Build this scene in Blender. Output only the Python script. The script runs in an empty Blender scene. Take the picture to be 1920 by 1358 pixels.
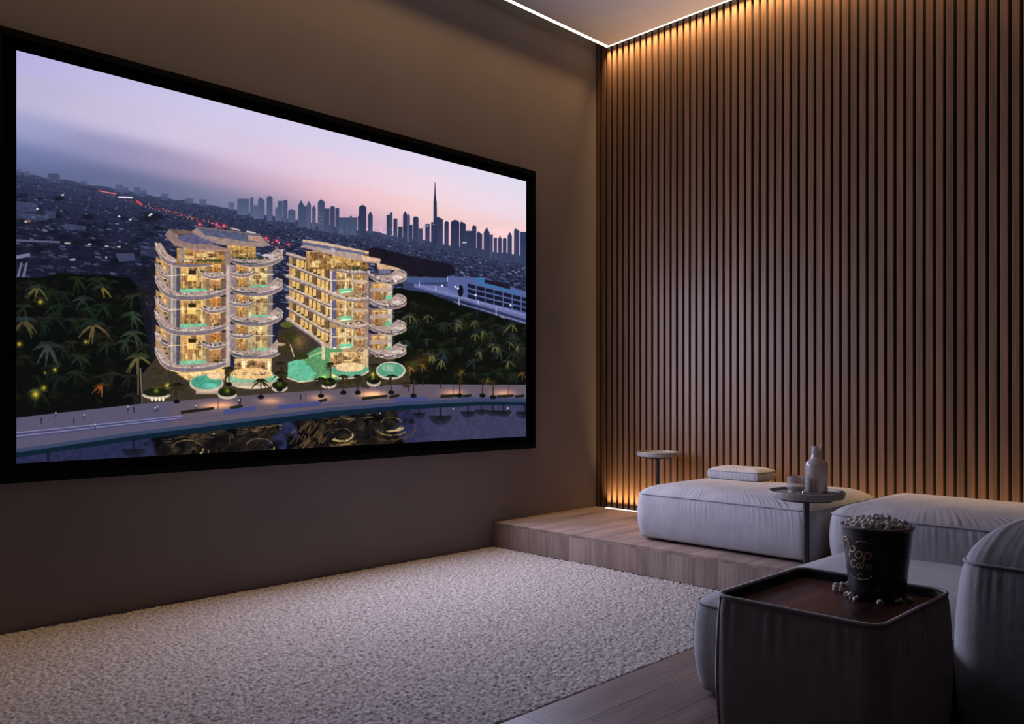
import bpy, bmesh, math, random
import numpy as np
from mathutils import Vector, Matrix

scene = bpy.context.scene
R = random.Random(11)
# ================================================================ camera, light, exposure
# world: screen wall is the plane y = 0, slatted wall the plane x = 0, floor z = 0 (metres)
cam_d = bpy.data.cameras.new('camera'); cam = bpy.data.objects.new('camera', cam_d)
scene.collection.objects.link(cam); scene.camera = cam
cam.location = (-5.4552, -4.5170, 1.155)
cam.rotation_euler = (math.pi/2, 0, math.radians(-44.557))
cam_d.sensor_width = 36.0; cam_d.lens = 1541.0/1920*36; cam_d.shift_y = 58.0/1920; cam_d.clip_start = 0.05

w = bpy.data.worlds.new('world'); scene.world = w; w.use_nodes = True
w.node_tree.nodes['Background'].inputs[0].default_value = (0.10, 0.09, 0.11, 1)
w.node_tree.nodes['Background'].inputs[1].default_value = 0.02

vs = scene.view_settings
vs.view_transform = 'Standard'; vs.look = 'None'; vs.exposure = 0.0; vs.gamma = 1.0; vs.use_curve_mapping = False
scene.render.film_transparent = False
try:
    scene.cycles.max_bounces = 10; scene.cycles.diffuse_bounces = 5; scene.cycles.transmission_bounces = 8
    scene.cycles.caustics_reflective = False; scene.cycles.caustics_refractive = False
    scene.cycles.sample_clamp_indirect = 4.0
    scene.cycles.use_denoising = True
except Exception: pass

WARM = (1.0, 0.63, 0.30)
def area_light(name, loc, rot, sx, sy, col, power, spread=180):
    d = bpy.data.lights.new(name, 'AREA'); d.shape = 'RECTANGLE'; d.size = sx; d.size_y = sy
    d.color = col; d.energy = power; d.spread = math.radians(spread)
    o = bpy.data.objects.new(name, d); o.location = loc; o.rotation_euler = rot
    scene.collection.objects.link(o); return o
CEIL = 4.073; PLAT = 0.184; LEDY0 = -0.128; ROOM_Y = -6.3; ROOM_X = -6.4
LEDLEN = -ROOM_Y+LEDY0
# light of the linear lamps along the slatted wall (ceiling edge, platform edge) and along the screen wall
TILT = math.radians(11)      # the linear lamps are wall washers aimed at the slats
area_light('ceiling_led_light', (-0.030, LEDY0-LEDLEN/2, CEIL-0.006), (0, -TILT, 0), 0.018, LEDLEN, WARM, 52.0, 56)
area_light('platform_led_light', (-0.030, LEDY0-LEDLEN/2, PLAT+0.016), (math.pi, TILT, 0), 0.018, LEDLEN, WARM, 38.0, 60)
area_light('screen_wall_led_light', (ROOM_X/2, -0.145, CEIL-0.004), (0, 0, 0), 6.2, 0.03, WARM, 14.0, 60)

# extra lamp added in front of the large screen to boost its glow
area_light('screen_boost_light', (-2.20, -0.050, 1.52), (-math.pi/2, 0, 0), 2.60, 1.45, (0.67, 0.69, 1.0), 116.0)

# ================================================================ helpers
def link(o, parent=None):
    scene.collection.objects.link(o)
    if parent is not None: o.parent = parent
    return o
def tag(o, label=None, cat=None, group=None, kind=None):
    if label: o['label'] = label
    if cat: o['category'] = cat
    if group: o['group'] = group
    if kind: o['kind'] = kind
    return o
def empty(name, loc, rz=0.0):
    o = bpy.data.objects.new(name, None); o.location = loc; o.rotation_euler = (0, 0, rz); o.empty_display_size = 0.05
    return link(o)
def mesh(name, verts, faces, mat=None, smooth=False, auto=None):
    me = bpy.data.meshes.new(name); me.from_pydata([tuple(v) for v in verts], [], faces); me.update()
    if mat: me.materials.append(mat)
    if smooth:
        for p in me.polygons: p.use_smooth = True
        if auto is not None:
            try: me.set_sharp_from_angle(angle=math.radians(auto))
            except Exception: pass
    return me
def obj(name, me, parent=None, loc=(0, 0, 0)):
    o = bpy.data.objects.new(name, me); o.location = loc; return link(o, parent)
def box_data(x0, x1, y0, y1, z0, z1):
    v = [(x0,y0,z0),(x1,y0,z0),(x1,y1,z0),(x0,y1,z0),(x0,y0,z1),(x1,y0,z1),(x1,y1,z1),(x0,y1,z1)]
    return v, [(0,3,2,1),(4,5,6,7),(0,1,5,4),(1,2,6,5),(2,3,7,6),(3,0,4,7)]
def box(name, x0, x1, y0, y1, z0, z1, mat, parent=None, bevel=0.0):
    v, f = box_data(x0, x1, y0, y1, z0, z1)
    me = mesh(name, v, f, mat)
    if bevel > 0:
        bm = bmesh.new(); bm.from_mesh(me); bmesh.ops.bevel(bm, geom=list(bm.edges), offset=bevel, segments=1, affect='EDGES'); bm.to_mesh(me); bm.free()
    return obj(name, me, parent)
def lathe(name, prof, mat, parent=None, n=48, loc=(0, 0, 0), rib=None, auto=40):
    v = []; f = []
    for (r, z) in prof:
        for k in range(n):
            a = 2*math.pi*k/n; rr = r*(1+(rib[1]*math.cos(rib[0]*a) if rib and rib[2] <= z <= rib[3] else 0))
            v.append((rr*math.cos(a), rr*math.sin(a), z))
    for i in range(len(prof)-1):
        for k in range(n):
            f.append((i*n+k, i*n+(k+1) % n, (i+1)*n+(k+1) % n, (i+1)*n+k))
    if prof[0][0] > 1e-4: f.append(tuple(range(n))[::-1])
    if prof[-1][0] > 1e-4: f.append(tuple((len(prof)-1)*n+k for k in range(n)))
    me = mesh(name, v, f, mat, True, auto)
    bm = bmesh.new(); bm.from_mesh(me); bmesh.ops.remove_doubles(bm, verts=bm.verts, dist=1e-6); bmesh.ops.recalc_face_normals(bm, faces=bm.faces); bm.to_mesh(me); bm.free()
    return obj(name, me, parent, loc)
def tube(name, pts, r, mat, parent=None, closed=True, sides=6):
    pts = [Vector(p) for p in pts]; n = len(pts); v = []; f = []
    for i, p in enumerate(pts):
        a = pts[(i-1) % n] if (closed or i > 0) else p; b = pts[(i+1) % n] if (closed or i < n-1) else p
        t = (b-a).normalized(); up = Vector((0, 0, 1)) if abs(t.z) < .9 else Vector((1, 0, 0))
        s = t.cross(up).normalized(); u = s.cross(t)
        for k in range(sides):
            q = 2*math.pi*k/sides; v.append(p+(s*math.cos(q)+u*math.sin(q))*r)
    for i in range(n if closed else n-1):
        for k in range(sides):
            f.append((i*sides+k, i*sides+(k+1) % sides, ((i+1) % n)*sides+(k+1) % sides, ((i+1) % n)*sides+k))
    return obj(name, mesh(name, v, f, mat, True), parent)

# ---------------------------------------------------------------- materials
def nodes_of(name):
    m = bpy.data.materials.new(name); m.use_nodes = True
    return m, m.node_tree.nodes, m.node_tree.links, m.node_tree.nodes['Principled BSDF']
def plain(name, col, rough=.6, metal=0.0, spec=.5):
    m, N, L, b = nodes_of(name)
    b.inputs['Base Color'].default_value = (*col, 1); b.inputs['Roughness'].default_value = rough; b.inputs['Metallic'].default_value = metal; b.inputs['Specular IOR Level'].default_value = spec
    return m
def ramp(N, L, src, stops):
    r = N.new('ShaderNodeValToRGB'); e = r.color_ramp.elements
    while len(e) < len(stops): e.new(0.5)
    for k, (p, c) in enumerate(stops): e[k].position = p; e[k].color = (*c, 1)
    L.new(src, r.inputs[0]); return r
def noisy(name, c0, c1, scale, rough=.8, bump=0.0, bscale=None, stretch=(1, 1, 1), detail=4, spec=.4, bdist=.002):
    m, N, L, b = nodes_of(name)
    tc = N.new('ShaderNodeTexCoord'); mp = N.new('ShaderNodeMapping'); mp.inputs['Scale'].default_value = stretch
    L.new(tc.outputs['Object'], mp.inputs[0])
    n = N.new('ShaderNodeTexNoise'); n.inputs['Scale'].default_value = scale; n.inputs['Detail'].default_value = detail; L.new(mp.outputs[0], n.inputs[0])
    r = ramp(N, L, n.outputs[0], [(.32, c0), (.68, c1)]); L.new(r.outputs[0], b.inputs['Base Color'])
    b.inputs['Roughness'].default_value = rough; b.inputs['Specular IOR Level'].default_value = spec
    if bump > 0:
        n2 = N.new('ShaderNodeTexNoise'); n2.inputs['Scale'].default_value = bscale or scale*4; n2.inputs['Detail'].default_value = 3; L.new(tc.outputs['Object'], n2.inputs[0])
        bp = N.new('ShaderNodeBump'); bp.inputs['Strength'].default_value = bump; bp.inputs['Distance'].default_value = bdist; L.new(n2.outputs[0], bp.inputs['Height']); L.new(bp.outputs[0], b.inputs['Normal'])
    return m
def wood(name, c0, c1, axis, rough=.5, ring=1.0, vary=.25, spec=.4, fine=90, coarse=7):
    # grain runs along the axis given; each board differs a little through its object random value
    m, N, L, b = nodes_of(name)
    tc = N.new('ShaderNodeTexCoord'); oi = N.new('ShaderNodeObjectInfo')
    off = N.new('ShaderNodeVectorMath'); off.operation = 'MULTIPLY_ADD'; L.new(oi.outputs['Random'], off.inputs[0]); off.inputs[1].default_value = (13, 17, 11); L.new(tc.outputs['Object'], off.inputs[2])
    def ns(sc, along, detail):
        mp = N.new('ShaderNodeMapping'); s = [sc, sc, sc]; s[axis] = along; mp.inputs['Scale'].default_value = s; L.new(off.outputs[0], mp.inputs[0])
        n = N.new('ShaderNodeTexNoise'); n.inputs['Scale'].default_value = 1; n.inputs['Detail'].default_value = detail; n.inputs['Roughness'].default_value = .6; L.new(mp.outputs[0], n.inputs[0]); return n
    a = ns(coarse, .9, 4); f = ns(fine, 3.0, 5)
    mx = N.new('ShaderNodeMath'); mx.operation = 'MULTIPLY_ADD'; L.new(f.outputs[0], mx.inputs[0]); mx.inputs[1].default_value = .45
    mm = N.new('ShaderNodeMath'); mm.operation = 'MULTIPLY'; L.new(a.outputs[0], mm.inputs[0]); mm.inputs[1].default_value = .55*ring; L.new(mm.outputs[0], mx.inputs[2])
    r = ramp(N, L, mx.outputs[0], [(.34, c0), (.64, c1)])
    hs = N.new('ShaderNodeHueSaturation'); L.new(r.outputs[0], hs.inputs['Color'])
    mr = N.new('ShaderNodeMapRange'); mr.inputs[3].default_value = 1-vary; mr.inputs[4].default_value = 1+vary; L.new(oi.outputs['Random'], mr.inputs[0]); L.new(mr.outputs[0], hs.inputs['Value'])
    L.new(hs.outputs[0], b.inputs['Base Color']); b.inputs['Roughness'].default_value = rough; b.inputs['Specular IOR Level'].default_value = spec
    bp = N.new('ShaderNodeBump'); bp.inputs['Strength'].default_value = .25; bp.inputs['Distance'].default_value = .001; L.new(f.outputs[0], bp.inputs['Height']); L.new(bp.outputs[0], b.inputs['Normal'])
    return m
def emit(name, col, st):
    m = bpy.data.materials.new(name); m.use_nodes = True; N = m.node_tree.nodes; N.clear()
    e = N.new('ShaderNodeEmission'); e.inputs[0].default_value = (*col, 1); e.inputs[1].default_value = st; o = N.new('ShaderNodeOutputMaterial'); m.node_tree.links.new(e.outputs[0], o.inputs[0]); return m
def fabric(name, c0, c1):
    m, N, L, b = nodes_of(name)
    tc = N.new('ShaderNodeTexCoord')
    n = N.new('ShaderNodeTexNoise'); n.inputs['Scale'].default_value = 9; n.inputs['Detail'].default_value = 6; L.new(tc.outputs['Object'], n.inputs[0])
    r = ramp(N, L, n.outputs[0], [(.3, c0), (.7, c1)]); L.new(r.outputs[0], b.inputs['Base Color'])
    b.inputs['Roughness'].default_value = .95; b.inputs['Specular IOR Level'].default_value = .15
    b.inputs['Sheen Weight'].default_value = .06; b.inputs['Sheen Roughness'].default_value = .5
    f = N.new('ShaderNodeTexNoise'); f.inputs['Scale'].default_value = 420; f.inputs['Detail'].default_value = 2; L.new(tc.outputs['Object'], f.inputs[0])
    g = N.new('ShaderNodeTexNoise'); g.inputs['Scale'].default_value = 14; g.inputs['Detail'].default_value = 3; L.new(tc.outputs['Object'], g.inputs[0])
    ad = N.new('ShaderNodeMath'); ad.operation = 'MULTIPLY_ADD'; L.new(g.outputs[0], ad.inputs[0]); ad.inputs[1].default_value = 5; L.new(f.outputs[0], ad.inputs[2])
    bp = N.new('ShaderNodeBump'); bp.inputs['Strength'].default_value = .5; bp.inputs['Distance'].default_value = .0015; L.new(ad.outputs[0], bp.inputs['Height']); L.new(bp.outputs[0], b.inputs['Normal'])
    return m
M_wall = noisy('wall_plaster', (.205,.172,.156), (.23,.194,.176), 1.6, .85, .15, 60)
M_dark = noisy('dark_wall_paint', (.018, .015, .015), (.024, .020, .019), 1.5, .9)
M_ceil = noisy('ceiling_plaster', (.50, .47, .45), (.55, .52, .50), 2.0, .9, .1, 50)
M_slat = wood('slat_walnut', (.080,.042,.024), (.165,.094,.054), 2, .38, 1.0, .10, .26, 120, 20)
M_felt = noisy('black_felt', (.010, .008, .007), (.016, .013, .011), 40, .95)
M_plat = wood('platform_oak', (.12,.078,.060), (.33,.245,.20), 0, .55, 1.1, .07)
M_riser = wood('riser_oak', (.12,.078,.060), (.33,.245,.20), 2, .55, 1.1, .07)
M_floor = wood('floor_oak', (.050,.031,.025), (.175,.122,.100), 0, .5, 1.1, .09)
M_frame = plain('frame_black', (.003, .003, .003), .7, 0, .08)
M_bezel = plain('bezel_black', (.0015, .0015, .002), .7, 0, .04)
M_led = emit('led_warm_white', (1.0, .90, .80), 1.7)
M_fab = fabric('linen_fabric', (.34,.335,.345), (.41,.40,.41))
M_pipe = fabric('piping_fabric', tuple(v*.94 for v in (.34,.335,.345)), tuple(v*.94 for v in (.41,.40,.41)))
M_base = plain('plinth_black', (.012, .012, .013), .6)
M_metal = plain('black_metal', (.012, .012, .014), .42, .0, .5)
M_stone = noisy('table_wood_grey', (.20, .175, .155), (.33, .30, .275), 14, .5, .1, 60, (1, 6, 6))
M_trayd = plain('tray_liner_black', (.005, .004, .004), .7, 0, .12)
M_trayw = wood('tray_mahogany', (.005, .0025, .0025), (.105, .034, .025), 0, .45, 1.1, .0, .4, 34, 7)
M_cup = plain('bucket_charcoal', (.045, .045, .050), .36, 0, .6)
M_rim = plain('bucket_rim_grey', (.16, .16, .17), .4)
M_gold = plain('lettering_gold', (.72, .55, .36), .4, .2)
M_corn = noisy('popcorn_white', (.55, .50, .42), (.82, .78, .72), 90, .8)
M_hull = plain('popcorn_hull', (.10, .05, .02), .6)
def glass_mat(name, rough, tint, tr=1.0):
    m, N, L, b = nodes_of(name)
    b.inputs['Base Color'].default_value = (*tint, 1); b.inputs['Transmission Weight'].default_value = tr; b.inputs['Roughness'].default_value = rough; b.inputs['IOR'].default_value = 1.45
    return m
M_glass = glass_mat('clear_glass', .025, (.98, .985, .99), .80); M_water = glass_mat('water', .0, (.97, .97, .98)); M_water.node_tree.nodes['Principled BSDF'].inputs['IOR'].default_value = 1.33

# ================================================================ room shell
TOP = 4.50
wf = obj('wall_front', mesh('wall_front', *box_data(ROOM_X, 0.06, 0, .12, -.05, TOP), M_wall)); tag(wf, 'plain greige wall behind the large cinema screen', 'wall', kind='structure')
wr = obj('wall_right', mesh('wall_right', *box_data(.022, .14, ROOM_Y, 0, -.05, TOP), M_felt)); tag(wr, 'wall clad with narrow vertical brown wood slats', 'wall', kind='structure')
wl = obj('wall_left', mesh('wall_left', *box_data(ROOM_X-.12, ROOM_X, ROOM_Y, .12, -.05, TOP), M_dark)); tag(wl, 'dark side wall behind the viewer', 'wall', kind='structure')
wb = obj('wall_back', mesh('wall_back', *box_data(ROOM_X-.12, .14, ROOM_Y-.12, ROOM_Y, -.05, TOP), M_dark)); tag(wb, 'dark rear wall of the room', 'wall', kind='structure')
cl = empty('ceiling', (0, 0, 0)); tag(cl, 'dropped ceiling panel with shadow gap along the walls', 'ceiling', kind='structure')
box('ceiling_panel', ROOM_X, -.034, ROOM_Y, -.166, CEIL, CEIL+.10, M_ceil, cl)
box('upper_slab', ROOM_X-.12, .14, ROOM_Y-.12, .12, TOP, TOP+.1, M_dark, cl)
# slats: one child per slat (gap centres measured on the wall)
PITCH = .05922; SW = .0402; D0 = -.0539
def slat_mesh():
    c = .0022; d = .022; h = SW/2
    p = [(d, -h), (c, -h), (0, -h+c), (0, h-c), (c, h), (d, h)]
    v = [(x, y, 0) for x, y in p]+[(x, y, TOP-PLAT-.003) for x, y in p]; n = 6
    f = [(i, (i+1) % n, n+(i+1) % n, n+i) for i in range(n)]+[tuple(range(n))[::-1], tuple(range(n, 2*n))]
    return mesh('slat', v, f, M_slat)
sm = slat_mesh()
for k in range(-1, 103):
    y = D0-PITCH*(k+.5)
    if k == -1:
        box('slat', 0, .022, -.0440, -.0005, PLAT+.001, TOP-.002, M_slat, wr); continue
    if y-SW/2 < ROOM_Y: break
    o = obj('slat', sm, wr, (0, y, PLAT+.001))
# led strips (visible lamps)
def led(x0, x1, y0, y1, z0, z1, label):
    t = empty('led_strip', ((x0+x1)/2, (y0+y1)/2, z0)); tag(t, label, 'led light')
    ox, oy, oz = t.location
    box('diffuser', x0-ox, x1-ox, y0-oy, y1-oy, 0, z1-z0, M_led, t)
    return t
led(-.032, -.010, ROOM_Y+.02, LEDY0, CEIL+.0, CEIL+.012, 'thin glowing led line at the ceiling edge above the slatted wall')
led(ROOM_X+.02, -.010, -.165, -.129, CEIL+.0, CEIL+.012, 'thin glowing led line at the ceiling edge above the screen wall')
led(-.032, -.010, ROOM_Y+.02, LEDY0, PLAT, PLAT+.006, 'thin glowing led line on the platform at the foot of the slats')

# floor: slab, boards in front, platform boards along the slatted wall
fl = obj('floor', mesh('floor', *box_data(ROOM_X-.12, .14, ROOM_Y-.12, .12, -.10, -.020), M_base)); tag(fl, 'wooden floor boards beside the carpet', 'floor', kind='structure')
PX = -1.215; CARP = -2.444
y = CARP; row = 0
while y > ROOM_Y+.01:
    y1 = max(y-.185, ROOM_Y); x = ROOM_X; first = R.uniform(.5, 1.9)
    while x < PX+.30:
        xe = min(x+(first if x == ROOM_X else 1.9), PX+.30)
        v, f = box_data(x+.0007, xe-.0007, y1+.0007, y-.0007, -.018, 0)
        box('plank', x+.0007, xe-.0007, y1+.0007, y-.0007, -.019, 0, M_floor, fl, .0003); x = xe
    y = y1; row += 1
pf = obj('platform', mesh('platform', *box_data(PX+.02, .020, ROOM_Y+.003, -.003, -.019, PLAT-.020), M_base)); tag(pf, 'low wooden platform running along the slatted wall', 'platform', kind='structure')
y = -.001
while y > ROOM_Y+.01:
    y1 = max(y-.192, ROOM_Y+.001)
    box('plank', PX, .0195, y1+.0005, y-.0005, PLAT-.019, PLAT, M_plat, pf, .0004)
    box('riser_board', PX, PX+.019, y1+.0005, y-.0005, .0005, PLAT-.0195, M_riser, pf, .0004)
    y = y1
# carpet: looped pile, one dense surface
def carpet():
    st = .0066; xs = np.arange(-6.0, PX-.002, st); ys = np.arange(CARP+.002, -.001, st)
    nx, ny = len(xs), len(ys); rs = np.random.RandomState(3)
    X, Y = np.meshgrid(xs, ys)
    X = X+(rs.rand(ny, nx)-.5)*st*.7; Y = Y+(rs.rand(ny, nx)-.5)*st*.7
    h = rs.rand(ny, nx)**1.3
    hh = np.kron(rs.rand(ny//2+1, nx//2+1), np.ones((2, 2)))[:ny, :nx]
    Z = -.006+.0125*(.72*h+.28*hh)
    Z[0, :] = -.019; Z[-1, :] -= .003; Z[:, 0] = -.019
    V = np.stack([X, Y, Z], -1).reshape(-1, 3).astype(np.float32)
    i = np.arange(nx*ny).reshape(ny, nx)
    F = np.stack([i[:-1, :-1], i[:-1, 1:], i[1:, 1:], i[1:, :-1]], -1).reshape(-1, 4).astype(np.int32)
    me = bpy.data.meshes.new('carpet'); me.vertices.add(len(V)); me.vertices.foreach_set('co', V.ravel())
    me.loops.add(F.size); me.loops.foreach_set('vertex_index', F.ravel()); me.polygons.add(len(F))
    me.polygons.foreach_set('loop_start', np.arange(0, F.size, 4, dtype=np.int32)); me.polygons.foreach_set('loop_total', np.full(len(F), 4, np.int32))
    me.polygons.foreach_set('use_smooth', np.ones(len(F), bool))
    me.update(); me.validate()
    m = noisy('carpet_wool', (.19,.168,.15), (.50,.455,.42), 55, 1.0, 0, None, (1, 1, 1), 3, .1)
    me.materials.append(m)
    return tag(obj('carpet', me), 'pale beige looped wool carpet in front of the screen', 'carpet', kind='stuff')
carpet()

# ---------------------------------------------------------------- picture shown on the cinema screen (painted in memory)
def paint_screen_picture(TW=1800, TH=1032):
    s = 1.7; ox, oy = 24.0, 80.0
    CW, CH = int(978*s), int(812*s)
    cv = np.zeros((CH, CW, 3), np.float32)
    rg = np.random.RandomState(7)
    def c(col): return np.array(col, np.float32)/255.0
    def put(x0, y0, cov, col):
        h, w = cov.shape[:2]
        if h <= 0 or w <= 0: return
        r = cv[y0:y0+h, x0:x0+w]
        r += (col - r)*cov[..., None]
    def box(xa, ya, xb, yb):
        return (max(0, int((xa-ox)*s)-1), max(0, int((ya-oy)*s)-1), min(CW, int((xb-ox)*s)+3), min(CH, int((yb-oy)*s)+3))
    def grid(b, o=0.5):
        return np.meshgrid(np.arange(b[0], b[2])+o, np.arange(b[1], b[3])+o)
    def poly(pts, col, a=1.0, col2=None):
        p = np.array(pts, np.float32)
        b = box(p[:, 0].min(), p[:, 1].min(), p[:, 0].max(), p[:, 1].max())
        if b[2] <= b[0] or b[3] <= b[1]: return
        qx = (p[:, 0]-ox)*s; qy = (p[:, 1]-oy)*s
        cov = np.zeros((b[3]-b[1], b[2]-b[0]), np.float32)
        for dx, dy in ((.25, .25), (.75, .25), (.25, .75), (.75, .75)):
            X, Y = np.meshgrid(np.arange(b[0], b[2])+dx, np.arange(b[1], b[3])+dy)
            ins = np.zeros(X.shape, bool)
            for i in range(len(qx)):
                x0, y0, x1, y1 = qx[i-1], qy[i-1], qx[i], qy[i]
                if y0 == y1: continue
                ins ^= ((y0 > Y) != (y1 > Y)) & (X < (x1-x0)*(Y-y0)/(y1-y0)+x0)
            cov += ins
        col = c(col)
        if col2 is not None:
            t = np.linspace(0, 1, b[3]-b[1], dtype=np.float32)[:, None, None]
            col = col*(1-t)+c(col2)*t
        put(b[0], b[1], cov*0.25*a, col)
    def rect(x0, y0, x1, y1, col, a=1.0, col2=None): poly([(x0, y0), (x1, y0), (x1, y1), (x0, y1)], col, a, col2)
    def line(pts, w, col, a=1.0):
        p = np.array(pts, np.float32)
        for i in range(len(p)-1):
            (x0, y0), (x1, y1) = p[i], p[i+1]
            b = box(min(x0, x1)-w, min(y0, y1)-w, max(x0, x1)+w, max(y0, y1)+w)
            if b[2] <= b[0] or b[3] <= b[1]: continue
            X, Y = grid(b); X = X/s+ox; Y = Y/s+oy
            L2 = (x1-x0)**2+(y1-y0)**2+1e-6
            t = np.clip(((X-x0)*(x1-x0)+(Y-y0)*(y1-y0))/L2, 0, 1)
            d = np.hypot(X-x0-t*(x1-x0), Y-y0-t*(y1-y0))
            put(b[0], b[1], (np.clip((w/2-d)*s+.5, 0, 1)*a).astype(np.float32), c(col))
    def ell(cx, cy, rx, ry, col, a=1.0, soft=0.0):
        b = box(cx-rx, cy-ry, cx+rx, cy+ry)
        if b[2] <= b[0] or b[3] <= b[1]: return
        X, Y = grid(b); d = np.hypot((X/s+ox-cx)/rx, (Y/s+oy-cy)/ry)
        k = min(rx, ry)*s
        cov = np.clip((1-d)*k+.5, 0, 1) if soft == 0 else np.clip((1-d)/soft, 0, 1)
        put(b[0], b[1], (cov*a).astype(np.float32), c(col))
    def glow(cx, cy, r, col, a=1.0, ry=None):
        ry = ry or r
        b = box(cx-2.5*r, cy-2.5*ry, cx+2.5*r, cy+2.5*ry)
        if b[2] <= b[0] or b[3] <= b[1]: return
        X, Y = grid(b); g = np.exp(-(((X/s+ox-cx)/r)**2+((Y/s+oy-cy)/ry)**2))*a
        cv[b[1]:b[3], b[0]:b[2]] += g[..., None].astype(np.float32)*c(col)
    def noise(n, seed):
        r2 = np.random.RandomState(seed); g = r2.rand(int(CH/n)+3, int(CW/n)+3).astype(np.float32)
        yy = np.arange(CH)/n; xx = np.arange(CW)/n
        y0 = yy.astype(int); x0 = xx.astype(int); fy = (yy-y0)[:, None]; fx = (xx-x0)[None, :]
        fy = fy*fy*(3-2*fy); fx = fx*fx*(3-2*fx)
        return ((g[y0][:, x0]*(1-fx)+g[y0][:, x0+1]*fx)*(1-fy)+(g[y0+1][:, x0]*(1-fx)+g[y0+1][:, x0+1]*fx)*fy).astype(np.float32)
    # ---- dusk sky: colours fade from lilac over pink to blue haze
    K = [(40,95,184,177,225),(40,180,188,182,214),(40,240,160,162,204),(40,290,114,124,170),(60,330,90,101,138),
         (200,135,193,186,226),(200,220,200,190,219),(200,280,148,145,186),(200,335,101,109,148),
         (330,175,204,196,230),(330,250,211,199,226),(330,310,166,152,186),(330,365,106,112,148),
         (480,215,211,203,233),(480,300,219,197,222),(480,345,202,170,194),(480,380,136,132,163),(430,385,120,124,158),
         (640,255,217,208,235),(640,320,233,208,227),(640,370,240,195,205),(620,405,200,165,188),(690,430,205,170,195),
         (800,300,227,215,238),(800,350,242,216,228),(800,400,246,208,205),(810,440,228,184,192),
         (950,335,225,220,238),(950,390,236,219,236),(950,430,246,207,207),(960,460,236,188,194),(300,90,190,183,226)]
    K = np.array(K, np.float32)
    gx, gy = np.meshgrid(np.linspace(0, CW-1, 160), np.linspace(0, CH*.55, 90))
    X = gx/s+ox; Y = gy/s+oy
    num = np.zeros(X.shape+(3,), np.float32); den = np.zeros(X.shape, np.float32)
    for k in K:
        w = np.exp(-(((X-k[0])/105)**2+((Y-k[1]-(X-k[0])*.16)/27)**2))+1e-5/(((X-k[0])/105)**2+((Y-k[1]-(X-k[0])*.16)/27)**2+1)
        num += w[..., None]*k[2:]/255; den += w
    low = num/den[..., None]
    ix = np.linspace(0, 159, CW); iy = np.minimum(np.arange(CH)/(CH*.55)*89, 89)
    x0 = np.minimum(ix.astype(int), 158); y0 = np.minimum(iy.astype(int), 88)
    fx = (ix-x0)[None, :, None].astype(np.float32); fy = (iy-y0)[:, None, None].astype(np.float32)
    cv[:] = (low[y0][:, x0]*(1-fx)+low[y0][:, x0+1]*fx)*(1-fy)+(low[y0+1][:, x0]*(1-fx)+low[y0+1][:, x0+1]*fx)*fy
    hz = lambda x: 322+(x-30)*0.172 if x < 500 else 403+(x-500)*0.160     # land line below the sky
    # ---- land
    land = [(20, hz(30))]+[(x, hz(x)+rg.uniform(-2, 2)) for x in range(40, 1000, 12)]+[(1004, 486), (1004, 900), (20, 900)]
    poly(land, (58, 66, 96))
    for k in range(14):      # haze falls off towards the viewer
        d = 6+k*9
        poly([(20, hz(30)+d)]+[(x, hz(x)+d) for x in range(40, 1004, 40)]+[(1004, 900), (20, 900)], (30, 31, 52), .16)
    rect(90, 325, 111, 342, (66, 78, 108)); rect(88, 330, 91, 338, (80, 88, 118))
    for x, h in ((30, 5), (45, 4), (150, 4), (215, 8), (225, 5), (250, 10), (262, 6), (300, 6), (345, 5), (372, 8)):
        rect(x, hz(x)-h, x+rg.uniform(8, 16), hz(x)+6, (76, 84, 116), .8)
    # ---- houses and streets of the low town
    hs = []
    for i in range(6500):
        x = rg.uniform(26, 1000); t = rg.rand()**1.5
        y = hz(x)+4+t*(215 if x < 300 else 150)
        if x > 740 and y > 560: continue
        hs.append((y, x, t))
    hs.sort()
    for y, x, t in hs:
        w = (2.0+t*13)*rg.uniform(.5, 1.4); h = w*rg.uniform(.16, .42)
        u = rg.rand()
        f = (1-.35*t) if x < 500 else (1.0-.15*t)
        if u < .55: col = (20+14*rg.rand(), 22+14*rg.rand(), 40+18*rg.rand())
        elif u < .93: col = tuple(np.array((78, 86, 122))*f*rg.uniform(.6, 1.3))
        else: col = tuple(np.array((134, 142, 180))*f*rg.uniform(.8, 1.2))
        sk = w*.17
        poly([(x, y), (x+w, y+sk), (x+w, y+sk+h), (x, y+h)], col, .85)
        if u > .6 and t > .15: poly([(x, y+h), (x+w, y+sk+h), (x+w, y+sk+h*1.5), (x, y+h*1.5)], (26, 28, 46), .7)
    for i in range(110):     # dark tree clumps of the town
        x = rg.uniform(28, 300); y = hz(x)+rg.uniform(35, 190); w = rg.uniform(6, 22)
        ell(x, y, w, w*.4, (20, 22, 32), .6, .6)
    for (x0, x1, y0, y1) in ((30, 70, 376, 395), (30, 88, 396, 410), (84, 104, 393, 408), (120, 160, 418, 430), (262, 292, 459, 478)):
        poly([(x0, y0), (x1, y0+(x1-x0)*.12), (x1, y1+(x1-x0)*.06), (x0, y1)], (84, 94, 132), .45)
    poly([(30, 478), (56, 473), (56, 480), (30, 485)], (150, 152, 180)); poly([(30, 448), (112, 451), (112, 455), (30, 452)], (112, 118, 154))
    for x in (38, 48): poly([(x, 492), (x+4, 490), (x-2, 520), (x-8, 520)], (130, 136, 168))
    poly([(215, 474), (250, 474), (252, 488), (222, 490)], (78, 86, 120)); rect(120, 454, 132, 456, (230, 222, 196)); 
    for x, y in ((125, 455), (167, 457), (199, 461), (222, 462)): ell(x, y, 4, 1.6, (244, 232, 200))
    for x, y in ((279, 403), (282, 401), (222, 405), (243, 411), (138, 485), (117, 365), (48, 415), (70, 391)): ell(x, y, 2.6, 1.7, (226, 224, 232), .95)
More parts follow.
